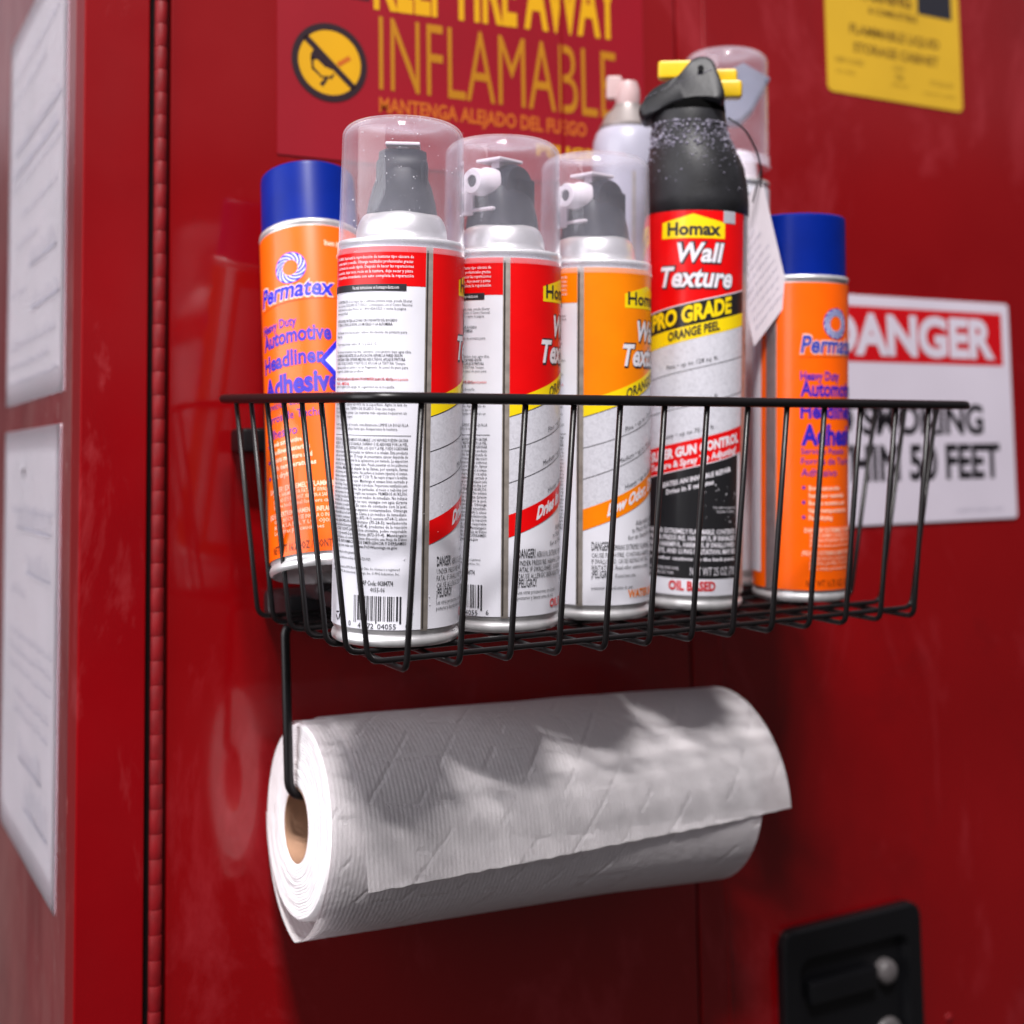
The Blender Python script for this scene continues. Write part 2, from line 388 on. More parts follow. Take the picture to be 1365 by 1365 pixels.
M_TOWEL = towel_material('embossed_paper_towel'); M_TOWELE = towel_material('wound_towel_edge', True)

# ------------------------------------------------------------------ cabinet
cab = empty('storage_cabinet', (-.11, 0, -.9))
tag(cab, 'tall red steel cabinet with a piano hinge, filling the whole background', 'cabinet')
o = Vector((-.11, 0, -.9))
def cpart(name, bm, m, **k):
    for v in bm.verts: v.co -= o
    return fin(bm, name, m, cab, **k)
XC, XS = -.11, .3671
ZT, ZB = .75, -.9
bm = bmesh.new(); box(bm, XC, -.0675, 0, .03, ZB, ZT, .0012); cpart('frame_post', bm, M_REDF)
bm = bmesh.new(); box(bm, XC, XC+.0015, .0301, .52, ZB, ZT); sp_ = cpart('side_panel', bm, M_REDS)
bm = bmesh.new(); box(bm, XC+.002, 1.3, .03, .05, ZB, ZT); cpart('inner_panel', bm, M_GAP)
bm = bmesh.new(); box(bm, -.0535, XS-.0012, 0, .02, ZB, ZT, .0012)
door = cpart('door', bm, M_RED)
bm = bmesh.new(); box(bm, XS+.0012, 1.2, 0, .02, ZB, ZT, .0012)
door2 = cpart('door', bm, M_RED)
# folded lip of the right door: a shallow raised strip beside the meeting line
bm = bmesh.new(); box(bm, .3955, .3985, -.0010, .0005, ZB, ZT, .0009, 3)
for v in bm.verts: v.co -= o
fin(bm, 'door_lip', M_RED, door2, smooth=True)
hg = bpy.data.objects.new('hinge', None); COL.objects.link(hg); hg.parent = cab; hg.location = Vector((-.0606, -.0012, 0))-o
kb = bmesh.new(); L = .0154
tube(kb, [Vector((0, 0, -L/2)), Vector((0, 0, -L/2+.0004)), Vector((0, 0, L/2-.0004)), Vector((0, 0, L/2))], [.0040, .0042, .0042, .0040], 14)
me = bpy.data.meshes.new('knuckle'); kb.to_mesh(me); kb.free(); me.materials.append(M_HINGE)
for p in me.polygons: p.use_smooth = True
me.set_sharp_from_angle(angle=R(50))
for k in range(58):
    link('knuckle', me, hg, (random.uniform(-.00012, .00012), (0 if k % 2 else -.00012), .40-k*.0156), (0, 0, k*.7))
# latch plate on the right door
lt = bpy.data.objects.new('latch', None); COL.objects.link(lt); lt.parent = cab; lt.location = Vector((.523, 0, -.56))-o
bm = bmesh.new()   # plate frame round a sunken pan
def rrect(x0, x1, z0, z1, r, n=6):
    pts = []
    for cx, cz, a in ((x1-r, z1-r, 0), (x0+r, z1-r, 90), (x0+r, z0+r, 180), (x1-r, z0+r, 270)):
        for i in range(n+1):
            t = R(a+90*i/n); pts.append((cx+r*math.cos(t), cz+r*math.sin(t)))
    return pts
def prism(bm, pts, y0, y1, bev=0):
    a = [bm.verts.new((x, y0, z)) for x, z in pts]; b = [bm.verts.new((x, y1, z)) for x, z in pts]
    f = [bm.faces.new(a), bm.faces.new(b[::-1])]
    n = len(pts)
    for i in range(n): bm.faces.new((a[i], b[i], b[(i+1) % n], a[(i+1) % n]))
    bmesh.ops.recalc_face_normals(bm, faces=bm.faces)
    if bev:
        bmesh.ops.bevel(bm, geom=[e_ for e_ in bm.edges if abs(e_.verts[0].co.y-y0) < 1e-6 and abs(e_.verts[1].co.y-y0) < 1e-6], offset=bev, segments=3, affect='EDGES')
outer = rrect(-.078, .077, -.16, .128, .014); inner = rrect(-.062, .061, -.145, .104, .012)
ys = (-.0005, -.008, -.010, -.010, -.002)
def loop(pts, y, k=1): return [bm.verts.new((x*k, y, z)) for x, z in pts]
L0 = loop(outer, ys[0]); L1 = loop(outer, ys[1]); L2 = [bm.verts.new((x*.975, ys[2], z*.98)) for x, z in outer]; L3 = loop(inner, ys[3]); L4 = [bm.verts.new((x*.96, ys[4], z*.96)) for x, z in inner]
for a, b in ((L0, L1), (L1, L2), (L2, L3), (L3, L4)):
    n = len(a)
    for i in range(n): bm.faces.new((a[i], a[(i+1) % n], b[(i+1) % n], b[i]))
bm.faces.new(L4); bmesh.ops.recalc_face_normals(bm, faces=bm.faces)
fin(bm, 'plate', M_BLK2, lt, smooth=True, angle=35)
bm = bmesh.new(); box(bm, -.052, .022, -.0125, -.003, .066, .084, .003); fin(bm, 'grip_bar', M_BLK2, lt, smooth=True, angle=40)
def knob(name, x, z, r, dep, m):
    b = bmesh.new(); lathe(b, [(0, dep), (r*.5, dep*.97), (r*.85, dep*.8), (r, dep*.45), (r, 0)], 24)
    b.transform(Matrix.Translation((x, -.002, z)) @ Matrix.Rotation(R(90), 4, 'X'))
    bmesh.ops.recalc_face_normals(b, faces=b.faces); return fin(b, name, m, lt, smooth=True)
M_KNOB = mat('dull_latch_metal', (.10, .09, .092, 1), .45, spec=.5, nz=(90, .7, 1.3))
knob('lock_cylinder', .037, .0745, .0105, .010, M_KNOB)
knob('rivet', -.031, .020, .012, .004, M_KNOB); knob('rivet', .040, .020, .015, .004, M_KNOB)
bm = bmesh.new(); lathe(bm, [(0, .002), (.003, .0015), (.004, 0)], 16); bm.transform(Matrix.Translation((.115, 0, .0175)) @ Matrix.Rotation(R(90), 4, 'X'))
fin(bm, 'rivet', M_HINGE, lt, smooth=True)

# ------------------------------------------------------------------ stickers, signs and papers
def sheet(bm, x0, x1, z0, z1, y0, y1, r=.001, bev=0):
    prism(bm, rrect(x0, x1, z0, z1, r, 4), y0, y1, bev)
st = empty('warning_sticker', (.0206, -.0003, .17))
tag(st, 'dark red warning sticker with yellow fire lettering and a no-flame circle behind the cans', 'sticker')
def sub(ob, off):
    ob.location = ob.location - Vector(off); return ob
so = (.0206, -.0003, .17)
bm = bmesh.new(); sheet(bm, .0206, .2535, .172, .46, -.0009, -.0003, .001); sub(fin(bm, 'sticker_panel', M_FILM, st), so)
bm = bmesh.new(); sheet(bm, .2556, .3330, .172, .46, -.0009, -.0003, .001); sub(fin(bm, 'sticker_panel', M_FILM, st), so)
def split_print(P, name, m):       # lettering is cut where the two panels meet
    for ob in P.build(wall_map(-.0009), name, m, st, off=so, one=name == 'no_flame_symbol'):
        b = bmesh.new(); b.from_mesh(ob.data)
        for x in (.2533, .2558):
            bmesh.ops.bisect_plane(b, geom=list(b.verts)+list(b.edges)+list(b.faces), dist=1e-7, plane_co=(x, 0, 0), plane_no=(1, 0, 0))
        bmesh.ops.delete(b, geom=[f for f in b.faces if .2533 < f.calc_center_median().x < .2558], context='FACES'); b.to_mesh(ob.data); b.free()
P = Print().text('INFLAMABLE', .098, .2275, .0555, u1=.3055, bold=-.006, slope=.006, w=.0002, res=4); split_print(P, 'spanish_title', M_FGOLD)
P = Print().text('KEEP FIRE AWAY', .094, .2895, .052, u1=.309, bold=.03, slope=.036, w=.0002, res=4); split_print(P, 'english_line', M_FYEL)
P = Print().text('MANTENGA ALEJADO DEL FUEGO', .0979, .2112, .0105, u1=.2765, bold=.025, slope=.004, w=.0002); split_print(P, 'spanish_line', M_FORG)
P = Print().text('PELIGRO', .2300, .1925, .0088, u1=.300, bold=.03, w=.0002); split_print(P, 'lower_line', M_FYEL)
cx, cz = .0597, .2425
P = Print().disc(cx, cz, .0255, .0002, 40); split_print(P, 'circle_field', M_FYEL)
P = Print().disc(cx, cz, .0288, .0004, 48, r2=.0238)
def bar(P, x0, z0, x1, z1, wd, w_=0, wd2=None):
    d_ = Vector((x1-x0, z1-z0)).normalized(); n_ = Vector((-d_.y, d_.x)); a = wd/2; b = (wd2 if wd2 is not None else wd)/2
    return P.poly([(x0+n_.x*a, z0+n_.y*a), (x0-n_.x*a, z0-n_.y*a), (x1-n_.x*b, z1-n_.y*b), (x1+n_.x*b, z1+n_.y*b)], w_)
bar(P, cx-.0185, cz+.0165, cx+.0185, cz-.0165, .0046, .0004)
P.poly([(cx-.0115, cz+.0095), (cx-.0145, cz+.004), (cx-.014, cz+.000), (cx-.0095, cz+.001), (cx-.004, cz-.0035), (cx+.003, cz-.0055), (cx+.002, cz-.0015), (cx-.006, cz+.0065)], .0003)
bar(P, cx-.0135, cz+.002, cx-.0128, cz-.006, .0022, .0003, .0016); bar(P, cx-.0135, cz-.005, cx-.006, cz-.0115, .0022, .0003, .0012)
bar(P, cx-.007, cz-.0115, cx+.001, cz-.0105, .0014, .0003); bar(P, cx-.0065, cz-.0175, cx-.002, cz-.0115, .0034, .0003, .002); bar(P, cx+.0005, cz-.012, cx+.003, cz-.008, .0016, .0003)
split_print(P, 'no_flame_symbol', M_FDK)
P = Print(); bar(P, cx+.006, cz-.001, cx+.0155, cz+.0055, .0035, .0003); split_print(P, 'match_stick', M_FORG)
P = Print().rect(.062, .2925, .0905, .345, .0002); split_print(P, 'upper_symbol_box', M_FDK)

ys_ = empty('certification_sticker', (.62, -.0003, .282))
tag(ys_, 'yellow cabinet notice sticker with rounded corners above the white sign', 'sticker'); so2 = (.62, -.0003, .282)
bm = bmesh.new(); sheet(bm, .5335, .7045, .282, .50, -.0009, -.0003, .006); sub(fin(bm, 'sticker_panel', M_STK, ys_), so2)
P = Print().text('STORAGE CABINET', .566, .3225, .0085, u1=.674, bold=.03, w=.0002).text('FLAMMABLE LIQUID', .562, .3395, .0085, u1=.676, bold=.03, w=.0002)
P.text('& COMBUSTIBLE', .586, .3615, .006, u1=.648, bold=.03, w=.0002).text('WARNING', .566, .374, .012, u1=.641, bold=.05, w=.0002)
P.build(wall_map(-.0009), 'lettering', M_STKD, ys_, off=so2)
P = Print().text('KEEP CLOSED', .5435, .3105, .0045, u1=.578, bold=.03, w=.0002).text('NO. 8930', .544, .300, .004, u1=.567, w=.0002)
P.text('UN', .6145, .3115, .005, u1=.628, bold=.03, w=.0002).text('FM', .617, .303, .005, u1=.627, bold=.04, w=.0002).text('APPROVED', .611, .296, .0035, u1=.633, w=.0002)
P.text('30 GALLON', .662, .3035, .005, u1=.692, bold=.02, w=.0002).text('CAPACITY LISTED', .652, .293, .0035, u1=.694, w=.0002)
P.build(wall_map(-.0009), 'lettering', M_STKF, ys_, off=so2)
P = Print().rect(.649, .3705, .694, .40, .0002).rect(.545, .3845, .60, .42, .0002); P.build(wall_map(-.0009), 'black_panel', M_STKK, ys_, off=so2)

ds = empty('danger_sign', (.6, -.0005, -.107)); so3 = (.6, -.0005, -.107)
tag(ds, 'white and red DANGER no smoking sign to the right of the basket', 'sign')
bm = bmesh.new(); sheet(bm, .452, .7535, -.1068, .0985, -.0022, -.0005, .004, .0006); sub(fin(bm, 'sign_plate', M_SIGN, ds), so3)
P = Print().poly(rrect(.462, .7425, .0385, .0885, .0015, 4), .0002); P.build(wall_map(-.0022), 'header_band', M_SIGNR, ds, off=so3)
P = Print().text('DANGER', .519, .0465, .0335, u1=.7315, bold=.045, w=.0005, res=4); P.build(wall_map(-.0022), 'header_lettering', M_SIGN, ds, off=so3)
P = Print().text('NO SMOKING', .494, -.0255, .0255, u1=.7120, bold=.035, w=.0003, res=4).text('WITHIN 50 FEET', .4735, -.0665, .0295, u1=.7325, bold=.035, w=.0003, res=4)
P.build(wall_map(-.0022), 'lettering', M_SIGNK, ds, off=so3)
P = Print().text('SAFETY SIGNS 1-800', .672, -.0985, .0028, u1=.734, w=.0003); P.build(wall_map(-.0022), 'small_print', M_FAINT, ds, off=so3)

def paper(name, y0, y1, z0, z1, lab, seed, curl, writing):
    p = empty(name, (XC-.001, y0, z0)); tag(p, lab, 'paper', 'papers on the cabinet side')
    bm = bmesh.new(); ny, nz_ = 16, 16; g = []
    rs = random.Random(seed)
    fz = lambda v: noise.noise(Vector((v[0]*9, v[1]*9, seed)))*.0003
    for i in range(ny+1):
        row = []
        for j in range(nz_+1):
            a, b = i/ny, j/nz_; yy = y0+(y1-y0)*a; zz = z0+(z1-z0)*b
            lift = curl*max(0, 1-(b*3)-a*1.5)**2+curl*.4*max(0, (b-.8)*5-a*2)**2
            row.append(bm.verts.new((XC-.0006-abs(fz((yy, zz)))-lift, yy, zz)))
        g.append(row)
    for i in range(ny):
        for j in range(nz_): bm.faces.new((g[i][j], g[i][j+1], g[i+1][j+1], g[i+1][j]))
    bmesh.ops.solidify(bm, geom=list(bm.faces), thickness=.0002)
    ob = fin(bm, 'paper_sheet', M_PAPER, p, smooth=True); ob.location = -Vector((XC-.001, y0, z0))
    P = Print(); W = y1-y0; H = z1-z0
    for k, (a0, a1, b0, h_) in enumerate(writing):
        n = max(1, int((a1-a0)*26))
        if h_ > .03: P.rect(y1-a1*W, z0+b0*H, y1-a0*W, z0+b0*H+.0012, 0)
        for i in range(n):
            a = a0+(a1-a0)*i/n; wd = rs.uniform(.4, .95)*(a1-a0)/n*W
            y_ = y1-a*W; z_ = z0+b0*H+rs.uniform(0, .002); hh = h_*H*rs.uniform(.5, 1)
            P.poly([(y_-wd, z_), (y_-wd+.0015, z_), (y_, z_+hh), (y_-.0015, z_+hh)]); P.rect(y_-wd, z_, y_, z_+.0007)
    P.build(lambda u, v, w_: Vector((XC-.0016, u, v)), 'print', M_FAINT, p, off=(XC-.001, y0, z0), one=True)
    return p
paper('paper_notice', .0600, .3430, .008, .330, 'upper white form taped to the left side of the cabinet', 3, .0,
      [(.1, .9, .86, .02), (.1, .7, .80, .02), (.15, .95, .66, .035), (.1, .9, .60, .035), (.1, .95, .56, .02), (.3, .9, .47, .02), (.2, .6, .40, .025), (.45, .9, .33, .05), (.1, .4, .28, .02), (.5, .95, .22, .04), (.1, .9, .14, .03), (.1, .8, .09, .02), (.1, .95, .05, .015)])
paper('paper_notice', .0690, .3430, -.342, -.014, 'lower white form with handwriting on the left side of the cabinet', 9, .0,
      [(.2, .95, .80, .02), (.3, .9, .76, .06), (.5, .9, .66, .05), (.2, .5, .60, .03), (.2, .95, .50, .02), (.2, .95, .46, .02), (.2, .95, .42, .02), (.3, .9, .36, .02), (.3, .9, .32, .02), (.4, .8, .22, .06), (.5, .9, .12, .08)])

# ------------------------------------------------------------------ basket
S = .03075
XL, XLb, DR, DB, H = -.0314, -.0146, .2637, .2489, .1378
XR, XRb = 12*S-XL+.009, 12*S-XLb
YB, YBb = -.0354, -.0500
MB = Euler((R(2.4614), R(.057), R(1.9263)), 'XYZ').to_matrix()
bas = empty('wire_basket', mtx=MB.to_4x4())
tag(bas, 'black wire basket with a hanging towel arm, full of spray cans', 'basket')
bm = bmesh.new()
path = rnd_path([(XL, YB, 0), (XL, -DR, 0), (XR, -DR, 0), (XR, YB, 0)], [.012, .026, .012, .012], closed=True, n=8)
tube(bm, path, .0029, 12, closed=True); fin(bm, 'rim', M_WIRE, bas, smooth=True)
for k in range(13):
    x = k*S; bm = bmesh.new()
    pts = [(x, -DR+.0008, .0005), (x, -DB, -H-.0010), (x, YBb, -H-.0010), (x, YB, .0005)]
    tube(bm, rnd_path(pts, .006, n=5), .0017, 8); fin(bm, 'wire', M_WIRE, bas, smooth=True)
for k in range(7):
    y = -.0683-k*.0276; bm = bmesh.new()
    pts = [(XL, y, .0005), (XLb, y, -H+.0020), (XRb, y, -H+.0020), (XR, y, .0005)]
    tube(bm, rnd_path(pts, .007, n=5), .0016, 8); fin(bm, 'wire', M_WIRE, bas, smooth=True)
# hanging arm for the roll
ARM = Vector((-.0085, -.100, 0)); MI = MB.inverted()
RY0, RY1, RX0, RX1, RZ0, RZ1, RR = -.0675, -.0685, .0105, .326, -.2651, -.2820, .0592
roll_axis = Vector((RX1-RX0, RY1-RY0, RZ1-RZ0)).normalized()
roll_c = Vector((RX0, RY0, RZ0)); core_off = Vector((0, 0, -.0030)); CORE_R = .0215
p_top = MB @ Vector((.000, -.066, -H-.0035))
wire_c = roll_c+core_off+Vector((0, 0, CORE_R-.0037))
a_pts = [Vector((.075, p_top.y+.0, p_top.z)), Vector((.0058, p_top.y, p_top.z-.001)), Vector((.0058, wire_c.y, wire_c.z)), wire_c+roll_axis*.27]
bm = bmesh.new(); tube(bm, [MI @ p for p in rnd_path(a_pts, [0, .008, .011, 0], n=8)], .0030, 12); fin(bm, 'towel_arm', M_WIRE, bas, smooth=True)
# magnetic mounts on the door; the upper left block stands in for soft shadow
def mount_shade(x, z, wx, wz, dy, y0=-.0004):
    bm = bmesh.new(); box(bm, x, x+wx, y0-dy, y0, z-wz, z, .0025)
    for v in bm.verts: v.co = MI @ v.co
    return fin(bm, 'magnet_shade_block', M_BLK2, bas, smooth=True, angle=40)
mount_shade(-.0125, -.020, .034, .016, .030); mount_shade(.33, -.020, .034, .016, .012)
for mx_ in (.010,):
    bm = bmesh.new()
    box(bm, mx_, mx_+.045, -.052, -.0004, -.146, -.128, .004)
    box(bm, mx_+.008, mx_+.034, -.085, -.053, -.1300, -.117, .005)
    box(bm, mx_+.010, mx_+.030, -.108, -.0865, -.1330, -.1215, .004)
    for v in bm.verts: v.co = MI @ v.co
    fin(bm, 'magnet_shade_block', M_BLACK, bas, smooth=True, angle=40)

# ------------------------------------------------------------------ cans
FL = -H
def can_matrix(x, y, h0, ax, ay):
    a = Vector((ax, ay, 1)).normalized(); e1 = Vector((0, 1, 0)).cross(a).normalized(); e2 = a.cross(e1)
    A = Matrix(((e1.x, e2.x, a.x), (e1.y, e2.y, a.y), (e1.z, e2.z, a.z)))
    return Matrix.Translation(MB @ Vector((x, y, FL+h0))) @ (MB @ A).to_4x4()
def cyl_map(Rad, th0):
    def f(u, v, w_):
        a = R(th0)+u/Rad; rr = Rad+w_
        return Vector((rr*math.cos(a), rr*math.sin(a), v))
    return f
DG = lambda deg, Rad=.036: R(deg)*Rad
def par(P, lines, phi0, phi1, v0, pitch, h, Rad=.036, slope=0, w_=.0005, bold=0, ragged=None, res=1):
    for i, t in enumerate(lines):
        if not t: continue
        u0, u1 = DG(phi0, Rad), DG(phi1, Rad)
        fr = 1 if ragged is None else min(1, len(t)/ragged)
        P.text(t, u0, v0-i*pitch, h, u1=u0+(u1-u0)*fr, slope=slope, w=w_, bold=bold, res=res)

def body_mesh(Rad, top, rim=True):
    bm = bmesh.new()
    prof = [(0, .004), (Rad*.80, .0035), (Rad*.90, .001), (Rad*.955, 0), (Rad*.992, .0012), (Rad*.998, .003), (Rad*.985, .0048), (Rad*.955, .0060), (Rad*.965, .0072), (Rad*.985, .0084), (Rad-.0004, .0094),
            (Rad-.0004, top-.004), (Rad*.975, top-.0015), (Rad*.972, top), (Rad*1.0, top+.0008), (Rad*1.008, top+.0022), (Rad*.995, top+.0036), (Rad*.95, top+.004)]
    lathe(bm, prof, 96); return bm
def dome(bm, Rad, top, r1, hh):
    prof = [(Rad*.95, top+.0035)]
    rb_ = r1+.0062; prof += [(Rad*.88, top+.0046), (rb_+.001, top+.0052), (rb_, top+.0060)]
    for i in range(1, 9):
        t = i/8*PI/2; prof.append((r1-.0004+(rb_-r1+.0004)*math.cos(t), top+.0060+(hh-.0025)*math.sin(t)))
    prof += [(r1*.6, top+.0035+hh*1.02), (0, top+.0035+hh*1.02)]
    lathe(bm, prof, 64)
def cap_clear(Rad, z0, z1, parent, seed=0):
    bm = bmesh.new(); r0 = Rad*1.018; r1 = Rad*.965; sh = .0115
    prof = [(r0+.0004, z0), (r0+.0004, z0+.0012), (r0-.0001, z0+.0018), (r0-.0001, z0+.0075), (r0-.0008, z0+.0085)]
    for i in range(11):
        t = i/10*PI/2; prof.append((r1-sh+sh*math.cos(t), z1-sh*.75+sh*.75*math.sin(t)))
    prof += [(r1*.45, z1-.0006), (0, z1-.0012)]
    inner = [(max(0, r-.0011), z-(.0010 if z > z1-.012 else 0)) for r, z in prof][::-1]
    lathe(bm, prof+inner, 80)
    bmesh.ops.recalc_face_normals(bm, faces=bm.faces)
    for f in bm.faces:
        c_ = f.calc_center_median(); out_ = Vector((c_.x, c_.y, max(0, c_.z-(z0+(z1-z0)*.85))*6))
        f.material_index = 2 if c_.z < z0+.0088 else (0 if f.normal.dot(out_) > 0 else 1)
    cp = fin(bm, 'clear_cap', [M_CAP, M_CAPI, M_CAPL], parent, smooth=True, angle=50)
    bm = bmesh.new(); lathe(bm, [(Rad*.93, z0+.0040), (Rad*.985, z0+.0046), (Rad*.985, z0+.0058), (Rad*.93, z0+.0064)], 64)
    fin(bm, 'inner_ring', M_CAP, cp, smooth=True)
    return cp
def specks(parent, pts, name='dried_specks'):
    bm = bmesh.new()
    for p, r in pts:
        bmesh.ops.create_icosphere(bm, subdivisions=1, radius=r, matrix=Matrix.Translation(p))
    ob = fin(bm, name, M_SPECK, parent, smooth=True); ob['kind'] = 'stuff'; return ob

def actuator(parent, z, th, white=True, side=1):
    """dark tapered trigger housing; th = direction the nozzle faces (deg)"""
    bm = bmesh.new(); n = 28; rings = []
    for zz, rx, ry in ((0, .0185, .0175), (.006, .0180, .0165), (.014, .0165, .0145), (.020, .0150, .0120), (.0225, .0135, .0105), (.0232, .0090, .0070)):
        rings.append([bm.verts.new((math.copysign(abs(math.cos(2*PI*i/n))**.75, math.cos(2*PI*i/n))*rx, math.copysign(abs(math.sin(2*PI*i/n))**.75, math.sin(2*PI*i/n))*ry, zz)) for i in range(n)])
    for a, b in zip(rings, rings[1:]):
        for i in range(n): bm.faces.new((a[i], a[(i+1) % n], b[(i+1) % n], b[i]))
    bm.faces.new(rings[-1]); bm.faces.new(rings[0][::-1])
    # shell ridge over the top
    for s in (-1, 1): box(bm, -.013, .004, s*.0105-.002, s*.0105+.002, .010, .0265, .0018)
    m = Matrix.Translation((0, 0, z)) @ Matrix.Rotation(R(th), 4, 'Z') @ Matrix.Diagonal((1.12, 1.16, 1.16, 1))
    bm.transform(m); bmesh.ops.recalc_face_normals(bm, faces=bm.faces)
    ob = fin(bm, 'actuator', M_NAVY, parent, smooth=True, angle=35)
    bm = bmesh.new(); lathe(bm, [(.0, .0125), (.0105, .0115), (.0122, .008), (.0122, -.008), (.0105, -.0115), (0, -.0125)], 28)
    bm.transform(m @ Matrix.Translation((-.001, 0, .0215)) @ Matrix.Rotation(R(90), 4, 'X')); fin(bm, 'trigger_hub', M_NAVY, ob, smooth=True, angle=50)
    bm = bmesh.new(); box(bm, -.007, .012, -.0085, .0085, .0345, .0362, .0006); box(bm, -.002, .006, -.003, .003, .030, .0350, .0006); bm.transform(m)
    fin(bm, 'finger_tab', M_WHITEP, ob, smooth=True, angle=40)
    if white:
        bm = bmesh.new(); lathe(bm, [(.0032, .002), (.0032, .0125), (.0062, .0125), (.0068, .0115), (.0070, .004), (.0085, .002), (.0085, -.004), (.0032, -.004)], 28)
        bm.transform(m @ Matrix.Translation((.012, 0, .0225)) @ Matrix.Rotation(R(90), 4, 'Y')); bmesh.ops.recalc_face_normals(bm, faces=bm.faces); fin(bm, 'nozzle', M_WHITEP, ob, smooth=True, angle=50)
        bm = bmesh.new(); box(bm, .0165, .0185, -.0125, -.0045, .006, .026, .0008); box(bm, .010, .0185, -.011, .009, .0075, .0095, .0008); bm.transform(m); fin(bm, 'nozzle_guard', M_WHITEP, ob, smooth=True, angle=40)
        bm = bmesh.new(); lathe(bm, [(0, .0118), (.0031, .0118)], 20); bm.transform(m @ Matrix.Translation((.012, 0, .0225)) @ Matrix.Rotation(R(90), 4, 'Y')); fin(bm, 'nozzle_bore', M_INK, ob)
    return ob

SPA = ["HOMAX: Aquí está la reproducción de texturas tipo cáscara de", "naranja rápido y sencillo. Obtenga resultados profesionales gracias", "a la fórmula de secado rápido. Después de hacer las reparaciones",
       "necesarias, dejar seco, rocíe en la textura, deje secar y pinte", "la superficie circundante con esto completa la reparación"]
SPB = ["ADVERTENCIA: Si se raspa, lija o elimina pintura vieja, puede liberar", "polvo de plomo. EL PLOMO ES TÓXICO. Comuníquese con el Centro Nacional", "de Información sobre Plomo al 1-800-424-5323 o visite la página", "www.epa.gov/lead", "",
       "INSTRUCCIONES. PROTEJA LAS ZONAS CIRCUNDANTES DEL ROCIADO", "Y CUBRA LOS PISOS, LA ROPA, LOS MUEBLES O LA ALFOMBRA.", "", "Para limpiar si no ha secado, utilice disolvente de pintura para", "limpieza.", "",
       "Temperatura al usar: entre 18 °C y 22.2 °C.", "", "Para obtener la textura más fina, caliéntelo colocándolo bajo agua tibia.", "RECOMENDACIONES ANTES DE LA APLICACIÓN. REPARE LA PARED SEGÚN", "SEA NECESARIO. PARA OBTENER MEJORES RESULTADOS, APLIQUE PINTURA",
       "CUANDO SE SEQUE ANTES Y DESPUÉS DE APLICAR LA TEXTURA. *Siempre", "haga una prueba en cartón o en un fragmento de panel de yeso para", "asegurar la calidad que prefiere.", "", "AGITAR vigorosamente durante UN MINUTO antes de usarla,", "",
       "quite el seguro y la espiga de seguridad de la boquilla.", "", "Ajuste a la modalidad existente. Aparte la boquilla de la cara", "mientras mueve la modalidad deseada."]
SPR = ["GIRE LA BOQUILLA EN LA DIRECCIÓN DE LAS MANECILLAS DEL RELOJ para la posición", "FINA o MEDIA,"]
SPC = ["Rocíe a una distancia de 45.72 cm a 91.44 cm de la pared con un", "movimiento circular rápido. Aplique usando una modalidad", "uniforme hasta cubrir 65-90% de la superficie. Agite la lata de", "vez en cuando al usar. TIEMPO DE SECADO: Deje que seque",
       "1/2 hora antes de pintar. Las texturas más espesas requieren un", "tiempo de secado mayor.", "", "Una vez que termine el rociado, inmediatamente LIMPIE LA BOQUILLA", "colocándola hacia abajo hasta que desaparezca la textura."]
SPD = ["PRECAUCIÓN: EXTREMADAMENTE INFLAMABLE. LOS VAPORES PUEDEN CAUSAR", "INCENDIOS. DAÑINO SI SE INHALA. DAÑINO SI SE ABSORBE POR LA PIEL.", "IRRITA LOS OJOS, LAS VÍAS RESPIRATORIAS, LOS OJOS Y LA PIEL. PUEDE OCASIONAR",
       "alergias en la piel y estudios pueden ser dañinos si se inhalan. Este producto", "puede ser mortal o nocivo. El riesgo de presentarse cáncer depende de", "la duración, de todo o el nivel de las aplicaciones por método. La exposición",
       "puede irritar los pulmones y causar daño. Puede penetrar en los pulmones", "si hay llamas. Manténgalo alejado de las llamas, por ejemplo, llamas", "piloto, motores, un medio eléctrico. No perfore ni incinere (queme) el envase.",
       "Almacénese a temperaturas superiores a 48 °C (120 °F). No respire el vapor o la neblina.", "Evite el contacto con los ojos. Mantenga el envase bien cerrado y", "alejado del fuego. Después de manipular el producto. Proporcione ventilación para",
       "que el aire no inhale el polvo, las partículas, el rocío o neb-lina por", "medio de protección personal según sea necesario. PRIMEROS AUXILIOS:", "Si se traga (consúltelo). Llame a un médico de inmediato. No induzca",
       "el vómito. En contacto con los ojos, enjuague con agua durante", "15 minutos y retírelos. En caso de contacto con la piel,", "quítese toda la ropa y los zapatos contaminados. Obtenga", "ayuda médica si el aire tiene. Llame a un médico de inmediato.",
       "Este producto contiene: tolueno (872-14-1); acetona (67-64-1); xileno", "nitrato (64-742-09-5); isobutano (75-28-5); wollastonita", "etanol, alcohol benzeno (100-41-4), productos de la reacción", "talco (CAS 13397-24-5); sílice cristalina, polvo respirable",
       "sulfato y p-metil-2-pirrolidona (872-50-4). Manténgalo", "fuera del alcance. el contenido tiene disponible una Hoja de Datos", "de (MSDS). INFORMACIÓN DE EMERGENCIA Y DERRAMES:", "www.ppg.com más en - www.P65Warnings.ca.gov"]
SHARE = {}
def shared(key, fn):
    if key not in SHARE: SHARE[key] = fn()
    return SHARE[key]
